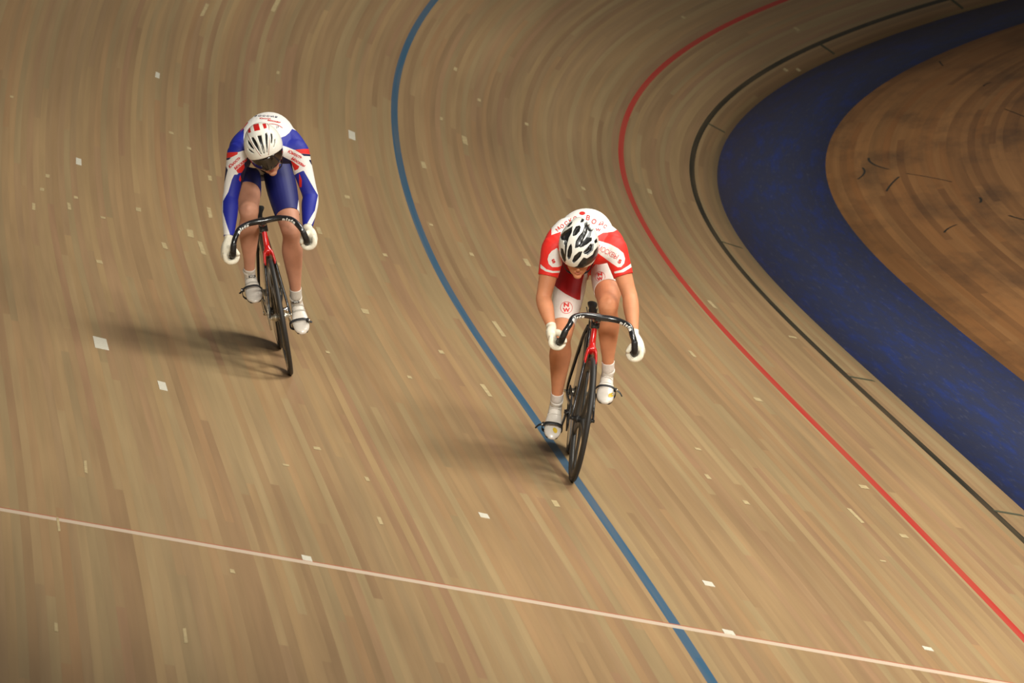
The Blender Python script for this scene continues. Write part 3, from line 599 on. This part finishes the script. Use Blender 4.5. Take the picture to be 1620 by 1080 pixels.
    def shoes(s):
        c = s.c
        for sd in ('R', 'L'):
            q = -1 if sd == 'R' else 1; an, fd, up = s.J['an'+sd], s.J['fd'+sd], s.J['up'+sd]; F_ = lambda x, z, y=0: tuple(an+fd*x+up*z+V3(0, y, 0))
            mb = MB()
            mb.add(loft([F_(-.062, -.050)+(.020, .022), F_(-.045, -.046)+(.031, .034), F_(.0, -.044)+(.035, .038), F_(.05, -.052)+(.038, .031), F_(.10, -.060)+(.0465, .0245), F_(.15, -.064)+(.046, .0200), F_(.178, -.067)+(.037, .0155), F_(.192, -.069)+(.022, .011)], (0, 1, 0), 26, 5, .9, 2.25), 0)
            mb.add(loft([F_(-.012, -.045)+(.034, .044), F_(-.010, -.018)+(.033, .043), F_(-.012, .012)+(.036, .044)], (0, 1, 0), 24, 3, .1, 2.3), 0)
            mb.add(loft([F_(-.06, -.080)+(.026, .006), F_(.0, -.080)+(.031, .006), F_(.08, -.081)+(.041, .006), F_(.15, -.082)+(.043, .006), F_(.185, -.080)+(.030, .005)], (0, 1, 0), 18, 4, .9), 1)
            sh = mb.build('shoe', [c['m_shoe'], m_matt], s.root)
            for k, (x, z, w_) in enumerate(((.028, -.012, .034), (.058, -.026, .037))):
                b_ = MB(); V = []; F = []; n = 14
                for i in range(n+1):
                    t_ = math.pi*(.08+.84*i/n)
                    for dx in (-.008, .008):
                        for rr in (1, 1.05): V.append(F_(x+dx, -.052+(z+.054+.001)*math.sin(t_)*rr, w_*1.04*math.cos(t_)*rr))
                for i in range(n):
                    for a, b2 in ((0, 1), (1, 3), (3, 2), (2, 0)): F.append((i*4+a, i*4+b2, i*4+4+b2, i*4+4+a))
                b_.add((V, F)); b_.build('shoe_strap', c['m_shoe2'], sh)
            s.c['shoe_print'](s, sh, sd)

def icosphere(sub):
    bm = bmesh.new(); bmesh.ops.create_icosphere(bm, subdivisions=sub, radius=1); V = np.array([v.co[:] for v in bm.verts]); F = [tuple(v.index for v in f.verts) for f in bm.faces]; bm.free(); return V, F
def helmet(r, shape, vents, colours, base, rough=.3, tail=0.0, cut=(-.012, .4), grow=0.0):
    """shell with real hollowed vents; shape = (radius fwd, side, up, centre up)"""
    V, F = icosphere(7); Hr = np.array(r.Hr); hd = r.J['head']
    H = V*np.array(shape[:3]); H[:, 2] += shape[3]
    bk = np.clip(-V[:, 0], 0, 1)**3; H[:, 0] -= bk*tail; H[:, 1] *= 1-.45*bk*(tail > .04)
    cutz = cut[0]+cut[1]*H[:, 0]; ok = H[:, 2] > cutz
    F = [f for f in F if ok[f[0]] and ok[f[1]] and ok[f[2]]]
    ed = {}
    for f in F:
        for i in range(3): e = tuple(sorted((f[i], f[(i+1) % 3]))); ed[e] = ed.get(e, 0)+1
    bd = {i for e, n in ed.items() if n == 1 for i in e}
    for i in bd: H[i, 2] = cutz[i]
    N = V/np.array(shape[:3]); N /= np.linalg.norm(N, axis=1)[:, None]
    L_ = H@Hr.T+hd; Nl = N@Hr.T; P2 = r.uv(L_); front = (Nl@r.vw) < .0
    sd = np.full(len(L_), -20.0)
    for p in vents: sd = np.maximum(sd, sd_poly(P2, p))
    sd = np.where(front, sd, -20); dep = np.clip((sd+.3+grow)/1.6, 0, 1); dep = dep*dep*(3-2*dep)
    L2 = L_-Nl*(dep*.014)[:, None]
    used = sorted({i for f in F for i in f}); rm = {a: b_ for b_, a in enumerate(used)}
    regs = []
    for k, (col, polys) in enumerate(colours): regs.append(('c%d' % k, col))
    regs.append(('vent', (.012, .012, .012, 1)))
    o = mesh_obj('helmet', L2[used], [tuple(rm[i] for i in f) for f in F], mat('helmet_shell', base, rough, noise=.03, regions=regs, coat=.3), r.root)
    for k, (col, polys) in enumerate(colours):
        v = np.full(len(L_), -20.0)
        for p in polys: v = np.maximum(v, sd_poly(P2, p))
        set_attr(o.data, 'c%d' % k, np.where(front, v+grow, -20)[used])
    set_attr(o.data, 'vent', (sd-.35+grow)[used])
    md = o.modifiers.new('thickness', 'SOLIDIFY'); md.thickness = .016; md.offset = -1
    return o
def ring2d(r0, r1, n=40):
    V = [Vector((rr*math.cos(2*math.pi*i/n), rr*math.sin(2*math.pi*i/n), 0)) for i in range(n) for rr in (r0, r1)]
    return V, [(2*i, 2*i+1, 2*((i+1) % n)+1, 2*((i+1) % n)) for i in range(n)]
def rect2d(w_, h, n=6):
    V = [Vector(((i/n-.5)*w_, (j/n-.5)*h, 0)) for i in range(n+1) for j in range(n+1)]
    return V, [(i*(n+1)+j, (i+1)*(n+1)+j, (i+1)*(n+1)+j+1, i*(n+1)+j+1) for i in range(n) for j in range(n)]
def disc2d(r, n=20):
    V = [Vector((0, 0, 0))]+[Vector((r*math.cos(2*math.pi*i/n), r*math.sin(2*math.pi*i/n), 0)) for i in range(n)]
    return V, [(0, i+1, (i+1) % n+1) for i in range(n)]
def T_(text, at, h, ang, m_, sx=1, shear=0, bold=.03, arc=0, space=1): return dict(mesh=font_mesh(text, 1, shear, bold, space), at=at, k=h/.72, ang=ang, mat=m_, sx=sx, arc=arc)

Z5 = zz(345, 165, 9); Z1 = zz(330, 160, 5.143); Z6 = zz(850, 320, 8.306); Z8 = zz(870, 430, 13.5); Z3 = zz(830, 320, 5.143)
print_red = mat('red_print', srgb(204, 40, 34), .6); print_navy = mat('navy_print', srgb(44, 48, 84), .6); print_black = mat('black_print', srgb(30, 30, 32), .5)
WHITE = srgb(232, 228, 222); CREAM = srgb(234, 226, 204)
m_glove = mat('cream_glove', CREAM, .8, noise=.06, scale=120, bump=.3)

# ---- blue rider's kit
BLUE = srgb(18, 30, 144); NAVY = srgb(16, 18, 60); REDK = srgb(214, 38, 30)
def clothes_blue(r):
    tors = ['torso']; arm = ['uarm', 'farm']
    bandL = Z1([(590, 360), (640, 362), (800, 435), (850, 480), (905, 690), (925, 780), (905, 870), (820, 1060), (790, 1030), (868, 890), (890, 765), (835, 670), (775, 565), (690, 600), (640, 530), (590, 440)])
    bandR = Z1([(330, 395), (330, 450), (240, 600), (215, 600), (195, 640), (165, 740), (122, 815), (122, 900), (150, 990), (185, 1090), (120, 1090), (70, 900), (70, 760), (118, 560), (140, 480), (230, 430), (300, 395)])
    reg = [
        ('k0', [Z5([(905, 472), (960, 450), (1012, 402), (1046, 342), (1140, 380), (1330, 640), (1225, 640), (1090, 652), (990, 612), (900, 585)]), Z5([(362, 345), (366, 500), (384, 660), (290, 688), (60, 690), (190, 470), (320, 320)]), Z5([(900, 470), (700, 560), (500, 560), (380, 660), (905, 590)])], None),
        ('k1', [Z5([(1090, 650), (1225, 636), (1330, 630), (1330, 712), (1180, 702)]), Z5([(60, 690), (292, 684), (285, 718), (200, 757), (60, 778)]), Z5([(300, 400), (400, 230), (415, 250), (340, 350)])], None),
        ('k2', [Z5([(1178, 702), (1330, 712), (1330, 738), (1225, 738)]), Z5([(60, 778), (200, 757), (160, 792), (60, 806)]),
                Z1([(815, 478), (862, 560), (925, 720), (960, 700), (860, 470)]), Z1([(138, 525), (160, 560), (112, 735), (60, 780), (60, 600)])], None),
        ('k3', [Z5([(420, 760), (880, 720), (1045, 805), (1075, 1000), (1080, 1300), (330, 1300), (330, 1000), (372, 860)])], ['torso', 'uarm']),
        ('k4', [Z5([(405, 955), (480, 825), (600, 860), (640, 972), (520, 962)]), Z5([(830, 970), (840, 835), (870, 808), (980, 928)])], ['torso', 'uarm']),
        ('k5', [Z5([(1035, 795), (1160, 885), (1140, 925), (1090, 945), (1055, 860)]), Z5([(265, 945), (375, 845), (385, 900), (345, 975), (290, 985)])], None),
        ('k6', [Z1([(738, 585), (760, 640), (758, 700), (736, 700)]), Z1([(262, 600), (270, 640), (262, 660), (250, 640)])], arm)]
    cols = [('ablue', BLUE), ('aband', WHITE), ('k0', BLUE), ('k1', REDK), ('k2', NAVY), ('k3', NAVY), ('k4', CREAM), ('k5', REDK), ('k6', REDK)]
    low = [Z1([(0, 545), (236, 575), (300, 560), (300, 1300), (0, 1300)]), Z1([(1100, 470), (1100, 1300), (650, 1300), (650, 575), (700, 600), (770, 560)])]
    reg = [('ablue', low, arm), ('aband', [bandL, bandR], arm)]+reg
    mj = mat('blue_white_jersey', WHITE, .62, noise=.03, scale=90, regions=cols, sheen=0, bump=.15)
    mask = r.lm(['uarm']) | (r.lm(['torso']) & (r.P[:, 0] > .17)) | (r.lm(['farmR']) & (r.tv('farmR') < .93)) | (r.lm(['farmL']) & (r.tv('farmL') < .93))
    hd = r.J['head']; neck = V3(*r.c['spine'][-1][:3]); mask &= ~(r.lm(['torso', 'head']) & (((r.P-neck)@((hd-neck)/np.linalg.norm(hd-neck))) > .05))
    j = r.garment('jersey', mask, .0045, mj, reg, [('farmR', .93), ('farmL', .93)])
    r.decal(j, [T_('Юность', (466.5, 244.3), 4.6, -26, print_red, 1.02, .2, .04), T_('Москвы', (471.5, 256.2), 4.6, -32, print_red, 1.0, .2, .04),
                T_('Юность', (371.0, 257.0), 4.6, 43, print_red, 1.0, .2, .04), T_('Москвы', (380.5, 259.6), 4.6, 39, print_red, 1.0, .2, .04),
                T_('Юность', (419.5, 187.2), 2.2, -2, print_red, 1.6, .2, .03), T_('Москвы', (433.5, 191.4), 2.6, -11, print_red, 1.5, .2, .04),
                T_('РОССИЯ', (421, 183.2), 2.4, -3, print_navy, 2.2, 0, .03, .003, 1.3), T_('24', (438.5, 201), 3.2, 20, print_navy, 1.1, .3, 0),
                dict(name='stripe_print', mesh=rect2d(24, .8, 12), at=(436, 196.5), k=1, ang=-14, mat=print_red, arc=.02)])
    ms = mat('navy_shorts', srgb(16, 22, 98), .6, noise=.03, regions=[('w', WHITE)], sheen=0)
    mask = (r.lm(['torso']) & (r.P[:, 0] < .21)) | (r.lm(['thighR']) & (r.tv('thighR') < .56)) | (r.lm(['thighL']) & (r.tv('thighL') < .76))
    r.garment('shorts', mask, .0025, ms, [('w', [Z1([(722, 680), (800, 690), (800, 905), (702, 905)])], ['thighL'])], [('thighR', .56), ('thighL', .76)])
    common_kit(r, .92, .84)
def common_kit(r, tR, tL, sock=srgb(206, 198, 186)):
    for sd in 'RL':
        r.garment('glove', r.lm(['hand'+sd]) | (r.lm(['farm'+sd]) & (r.tv('farm'+sd) > .90)), .0022, m_glove, (), [('farm'+sd, .90)])
        r.garment('sock', r.lm(['foot'+sd]) | (r.lm(['shank'+sd]) & (r.tv('shank'+sd) > (tR if sd == 'R' else tL))), .0028, mat('white_sock', sock, .85, noise=.08, scale=150, bump=.4), (), [('shank'+sd, tR if sd == 'R' else tL)])
def strap(r, pts, name='chin_strap', w_=.008):
    MB().add(loft([r.hp(*p)+(w_, .0018) for p in pts], tuple(r.Hr @ Vector((1, 0, 0))), 8, 5)).build(name, m_strap, r.root)
def helmet_blue(r):
    vents = [Z5(p) for p in (
        [(585, 470), (650, 460), (668, 560), (690, 640), (702, 715), (688, 742), (665, 700), (640, 620), (610, 540)],
        [(490, 485), (535, 490), (580, 560), (625, 640), (658, 735), (645, 745), (600, 680), (550, 610), (515, 545)],
        [(438, 518), (470, 545), (505, 590), (547, 662), (535, 672), (490, 640), (450, 580)], [(448, 643), (480, 662), (548, 717), (540, 728), (490, 707), (456, 675)],
        [(700, 440), (725, 418), (742, 470), (742, 560), (744, 640), (738, 718), (725, 718), (720, 640), (710, 560)],
        [(776, 428), (806, 438), (814, 500), (808, 560), (795, 597), (784, 570), (786, 500)], [(833, 520), (852, 515), (852, 570), (836, 630), (820, 652), (820, 630), (836, 580)])]
    red = [Z5(p) for p in ([(439, 360), (480, 345), (499, 422), (459, 432)], [(519, 306), (600, 290), (632, 392), (550, 408)], [(653, 296), (704, 289), (722, 360), (684, 375)])]
    pin = [line_poly(Z5([(412, 340), (440, 430), (500, 555), (575, 670), (645, 765)]), .8), line_poly(Z5([(708, 272), (748, 330), (765, 450), (765, 600), (750, 750)]), .8)]
    h = helmet(r, (.130, .1085, .124, .055), vents, [(srgb(150, 60, 50), pin), (srgb(196, 24, 22), red)], srgb(238, 236, 224), tail=.025, cut=(.012, .42))
    # dark wrap-round visor under the rim
    V = []; F = []; n, k = 40, 8
    for i in range(n+1):
        a = R_(-88+176*i/n)
        for j in range(k+1):
            z = .060-.090*j/k*(1-.35*abs(a)/1.55); rr = 1+.03*math.sin(j/k*math.pi)
            V.append(Vector(r.hp(.012+.118*math.cos(a)*rr, .098*math.sin(a)*rr, z)))
    for i in range(n):
        for j in range(k): a = i*(k+1)+j; F.append((a, a+1, a+k+2, a+k+1))
    o = mesh_obj('visor', V, F, mat('smoked_visor', (.02, .014, .01, 1), .12, coat=.6), r.root); md = o.modifiers.new('t', 'SOLIDIFY'); md.thickness = .003
    for q in (-1, 1): strap(r, [(.02, q*.090, .0), (.022, q*.078, -.05), (.03, q*.05, -.105), (.035, 0, -.118)])
def shoe_blue(r, sh, sd):
    at, ang = ((398.8, 438.5), 4) if sd == 'R' else ((469.3, 481.2), 4)
    r.decal(sh, [dict(mesh=rect2d(10.6, 3.6, 6), at=at, k=1, ang=ang, mat=print_black)], 'label', .0035)
    r.decal(sh, [T_('SIDI', at, 2.4, ang, m_white, 1.3)], 'lettering', .0048)

# ---- red rider's kit
RED2 = srgb(236, 44, 34)
def clothes_red(r):
    white = [Z6([(185, 430), (312, 383), (300, 470), (500, 520), (760, 500), (795, 440), (860, 402), (1000, 384), (1080, 340), (940, 130), (650, 20), (360, 70), (190, 250)]),
             Z6([(770, 500), (860, 520), (960, 553), (1060, 608), (1130, 668), (1152, 740), (1140, 802), (1100, 850), (1055, 855), (975, 800), (880, 730), (800, 675), (750, 600)]),
             Z6([(260, 600), (190, 640), (150, 690), (134, 750), (150, 812), (195, 852), (265, 852), (330, 830), (300, 690)]),
             Z6([(1005, 912), (1100, 890), (1190, 835), (1235, 800), (1240, 850), (1130, 918), (1015, 936)]), Z6([(40, 810), (70, 838), (120, 880), (200, 903), (320, 898), (320, 922), (200, 930), (110, 908), (40, 865)])]
    mj = mat('red_white_jersey', RED2, .6, noise=.03, scale=90, regions=[('w', WHITE)], sheen=0, bump=.15)
    hd = r.J['head']; neck = V3(*r.c['spine'][-1][:3])
    mask = (r.lm(['torso']) & (r.P[:, 0] > .17)) | (r.lm(['uarmR']) & (r.tv('uarmR') < r.c['cuffR'])) | (r.lm(['uarmL']) & (r.tv('uarmL') < r.c['cuffL']))
    mask &= ~(r.lm(['torso', 'head']) & (((r.P-neck)@((hd-neck)/np.linalg.norm(hd-neck))) > .05))
    j = r.garment('jersey', mask, .0055, mj, [('w', white, ['torso', 'uarm'])], [('uarmR', r.c['cuffR']), ('uarmL', r.c['cuffL'])])
    D = [T_(ch, (850+x/8.306, 320+y/8.306), h, a, print_red, 1, 0, .02) for ch, x, y, a, h in (('М', 275, 352, 50, 6), ('О', 330, 315, 42, 6), ('С', 385, 275, 38, 6), ('К', 440, 240, 32, 6), ('О', 500, 212, 24, 6), ('В', 665, 205, -12, 7.5), ('О', 742, 255, -35, 7.5), ('Й', 835, 290, -38, 6.5), ('С', 890, 318, -42, 5.5))]
    D += [T_('W', (850+800/8.306, 320+362/8.306), 4.2, -8, print_red, 1.3), dict(name='emblem', mesh=disc2d(2.8), at=(850+590/8.306, 320+140/8.306), k=1, ang=0, mat=print_red, sx=1.7)]
    D += [T_('МОСКВЫ', (850+925/8.306, 320+660/8.306), 8.2, -28, print_red, .72, 0, .0, 0, .95), T_('S', (850+1082/8.306, 320+778/8.306), 6, -25, print_red, 1.2, 0, .06), T_('S', (850+215/8.306, 320+775/8.306), 6, 20, print_red, 1.2, 0, .06)]
    r.decal(j, D)
    redz = [Z8([(-60, -200), (500, -260), (760, 0), (720, 160), (690, 300), (665, 592), (600, 585), (480, 532), (350, 462), (220, 372), (130, 300), (60, 200)])]
    redl = [Z8([(700, 160), (760, -80), (900, -60), (880, 20), (850, 120), (795, 250), (770, 280)])]
    ms = mat('white_red_shorts', srgb(220, 210, 200), .6, noise=.03, regions=[('r', srgb(170, 14, 14)), ('rl', srgb(170, 14, 14))], sheen=0)
    mask = (r.lm(['torso']) & (r.P[:, 0] < .21)) | (r.lm(['thighR']) & (r.tv('thighR') < r.c['hemR'])) | (r.lm(['thighL']) & (r.tv('thighL') < r.c['hemL']))
    sh = r.garment('shorts', mask, .0025, ms, [('r', redz, ['thighR', 'torso']), ('rl', redl, ['thighL', 'torso'])], [('thighR', r.c['hemR']), ('thighL', r.c['hemL'])])
    D = []
    for cx, cy, rr, a in ((895.6, 486.9, 9.7, 0), (949.4, 437.6, 8.2, 12)):
        D += [dict(name='emblem_ring', mesh=ring2d(rr*.93, rr, 40), at=(cx, cy), k=1, ang=a, mat=print_red), T_('N', (cx, cy-rr*.42), rr*.62, a, print_red, 1.4, 0, .05), T_('W', (cx, cy+rr*.42), rr*.62, a, print_red, 1.15, 0, .05)]
    r.decal(sh, D)
    common_kit(r, .86, .84, srgb(220, 210, 200))
def helmet_red(r):
    blk = [Z6(p) for p in (
        [(296, 450), (345, 395), (448, 330), (440, 400), (400, 480), (372, 575), (342, 560), (348, 505), (310, 500)], [(303, 615), (327, 625), (348, 700), (365, 770), (350, 792), (322, 740), (303, 670)],
        [(432, 562), (442, 600), (442, 670), (420, 742), (400, 757), (386, 720), (391, 650), (410, 592)], [(500, 330), (542, 316), (557, 335), (542, 390), (498, 440), (458, 452), (463, 400)],
        [(622, 205), (645, 255), (655, 330), (642, 405), (602, 482), (562, 562), (522, 602), (488, 612), (498, 530), (540, 460), (592, 400), (617, 330)],
        [(640, 478), (702, 478), (702, 512), (640, 562), (560, 602), (538, 590), (592, 528)], [(453, 782), (480, 720), (540, 668), (577, 663), (556, 722), (510, 772), (468, 807)],
        [(692, 560), (712, 580), (702, 642), (650, 682), (620, 692), (598, 672), (650, 622)], [(650, 308), (700, 298), (738, 340), (712, 387), (668, 387), (652, 350)],
        [(562, 272), (588, 215), (612, 225), (592, 267)], [(388, 332), (420, 288), (452, 266), (442, 292), (410, 328)], [(743, 520), (770, 490), (777, 530), (750, 547)])]
    trim = [Z6([(520, 850), (560, 790), (602, 738), (645, 752), (720, 700), (742, 650), (790, 590), (790, 720), (700, 800), (600, 860), (470, 900), (350, 880), (300, 840), (400, 852), (480, 862)]), Z6([(355, 840), (365, 420), (405, 400), (395, 470), (382, 560), (378, 600)])]
    grey = [Z6([(560, 600), (640, 470), (680, 390), (700, 400), (690, 450), (640, 520), (600, 590)]), Z6([(600, 660), (690, 560), (730, 560), (720, 640), (650, 700)])]
    vents = [blk[i] for i in (1, 2, 3, 4, 6, 8, 0, 7)]
    h = helmet(r, r.c.get('hshape', (.136, .107, .130, .052)), vents, [(srgb(120, 124, 128), grey), (srgb(22, 22, 24), blk), (srgb(18, 18, 20), trim)], srgb(236, 234, 224), tail=.06, cut=(-.034, .26), grow=.55)
    for q in (-1, 1): strap(r, [(.03, q*.088, .0), (.028, q*.080, -.045), (.034, q*.054, -.10), (.040, 0, -.118)]); strap(r, [(-.05, q*.085, -.01), (-.01, q*.086, -.04), (.02, q*.076, -.065)])
    # thin sunglasses frame close under the rim
def shoe_red(r, sh, sd):
    at = (877, 684) if sd == 'R' else (967, 626)
    r.decal(sh, [dict(mesh=disc2d(3.2, 14), at=at, k=1, ang=20 if sd == 'L' else -60, mat=m_yel, sx=1.5)], 'shoe_print', .0015)

def frame_matrix(O, R):
    m_ = Matrix.Identity(4)
    for i in range(3):
        for j in range(3): m_[i][j] = R[i][j]
    m_.translation = O; return m_
MB1 = frame_matrix((-1.3427840951956458, 30.977307121112435, 1.1605363669548594), [[0.0887199663747184, 0.992242884175174, -0.08707942564234408], [-0.9960520145811357, 0.08864538808170463, -0.004730689242055941], [0.003025196742323479, 0.08715534393010947, 0.9961901395863614]])
MB2 = frame_matrix((0.25727383723005814, 29.023617372130843, 0.7758839958088524), [[-0.0020222643215109803, 0.9727601095429506, 0.23180526251360345], [-0.999566094162576, -0.00877817741810872, 0.028117023345090548], [0.02938594642998766, -0.23164782080391533, 0.9723557750480073]])
bike(dict(M=MB1, label='black track bike with red head tube under the blue and white rider', steer=0, bar=dict(half=.203, off=.012, text=('pista', 'pista')), grey=False, disc=True, crank=R_(50), fwd=-1, pedal_y=.120, pitch=(25, 45), m_ring=m_chrome, m_chain=m_silver, m_crank=m_chrome, spin=10, sw=.68, tail=.02, seat=-.06))
bike(dict(M=MB2, label='black track bike with its front wheel on the blue line under the red rider', steer=3.5, bar=dict(half=.190, off=.018, text=('pista', 'pista')), grey=True, disc=True, crank=R_(50), fwd=1, pedal_y=.122, pitch=(25, 45), m_ring=m_matt, m_chain=m_matt, m_crank=m_carbon, spin=38, sw=.38, tail=.06, seat=-.06))

m_shoe = mat('white_shoe', srgb(214, 206, 194), .35, noise=.06, scale=40, coat=.2); m_shoe2 = mat('shoe_strap_grey', srgb(176, 170, 158), .45)
blue = Rider(dict(M=MB1, label='cyclist in blue and white jersey, navy shorts and white helmet with red rear panels', Rl=(.1019, .9805, -.168), Ul=(-.1555, .1825, .9708), view=(-.9906, .0314, -.1333), px0=(400.795, 279.622), sc=279.7,
    skin=srgb(196, 140, 112), lip=srgb(168, 92, 78), hair=srgb(70, 48, 34), hyaw=-2, hpitch=31, hroll=10, legfwd=(1, 0, 0), pitchR=25, pitchL=45,
    J=dict(shR=(.62, -.055, 1.250), shL=(.62, .272, 1.197), elR=(.68, -.150, 1.008), elL=(.68, .298, .935), wrR=(.80, -.204, .795), wrL=(.80, .244, .775), gR=(.872, -.203, .714), gL=(.866, .226, .714),
           hipR=(.17, -.030, 1.07), hipL=(.17, .160, 1.05), kR=(.61, -.058, .907), kL=(.48, .162, .739), anR=(.443, -.112, .532), anL=(.273, .130, .306), head=(.775, .092, 1.240)),
    spine=[(.04, .055, 1.06, .11, .075), (.12, .065, 1.12, .142, .105), (.22, .10, 1.205, .132, .112), (.34, .135, 1.275, .128, .128), (.47, .130, 1.290, .150, .115), (.58, .113, 1.255, .165, .098), (.66, .102, 1.238, .110, .072)],
    clothes=clothes_blue, helmet=helmet_blue, m_shoe=m_shoe, m_shoe2=m_shoe2, shoe_print=shoe_blue))
red = Rider(dict(M=MB2, label='cyclist in red and white jersey, white and red shorts and black and white helmet', Rl=(.0094, .9885, .1513), Ul=(-.1377, -.1485, .9793), view=(-.9919, .0446, -.1192), px0=(953.101, 426.638), sc=297.48,
    skin=srgb(208, 140, 100), lip=srgb(196, 118, 94), hair=srgb(60, 40, 28), hyaw=5, hpitch=32, hroll=8, legfwd=(1, 0, 0), pitchR=45, pitchL=25,
    J=dict(shR=(.62, -.272, 1.178), shL=(.62, .045, 1.225), elR=(.67, -.288, .902), elL=(.68, .165, .985), wrR=(.80, -.225, .770), wrL=(.80, .212, .800), gR=(.868, -.182, .718), gL=(.862, .220, .716),
           hipR=(.16, -.140, 1.045), hipL=(.17, .045, 1.06), kR=(.46, -.153, .702), kL=(.61, .062, .915), anR=(.273, -.118, .306), anL=(.443, .124, .532), head=(.775, -.146, 1.186)),
    cuffR=.56, cuffL=.58, hemR=.86, hemL=.66,
    spine=[(.04, -.04, 1.035, .11, .075), (.12, -.045, 1.095, .142, .102), (.22, -.07, 1.18, .130, .108), (.34, -.100, 1.250, .126, .120), (.47, -.112, 1.260, .146, .112), (.58, -.116, 1.225, .158, .095), (.66, -.122, 1.200, .105, .070)],
    clothes=clothes_red, helmet=helmet_red, m_shoe=m_shoe, m_shoe2=m_shoe, shoe_print=shoe_red))
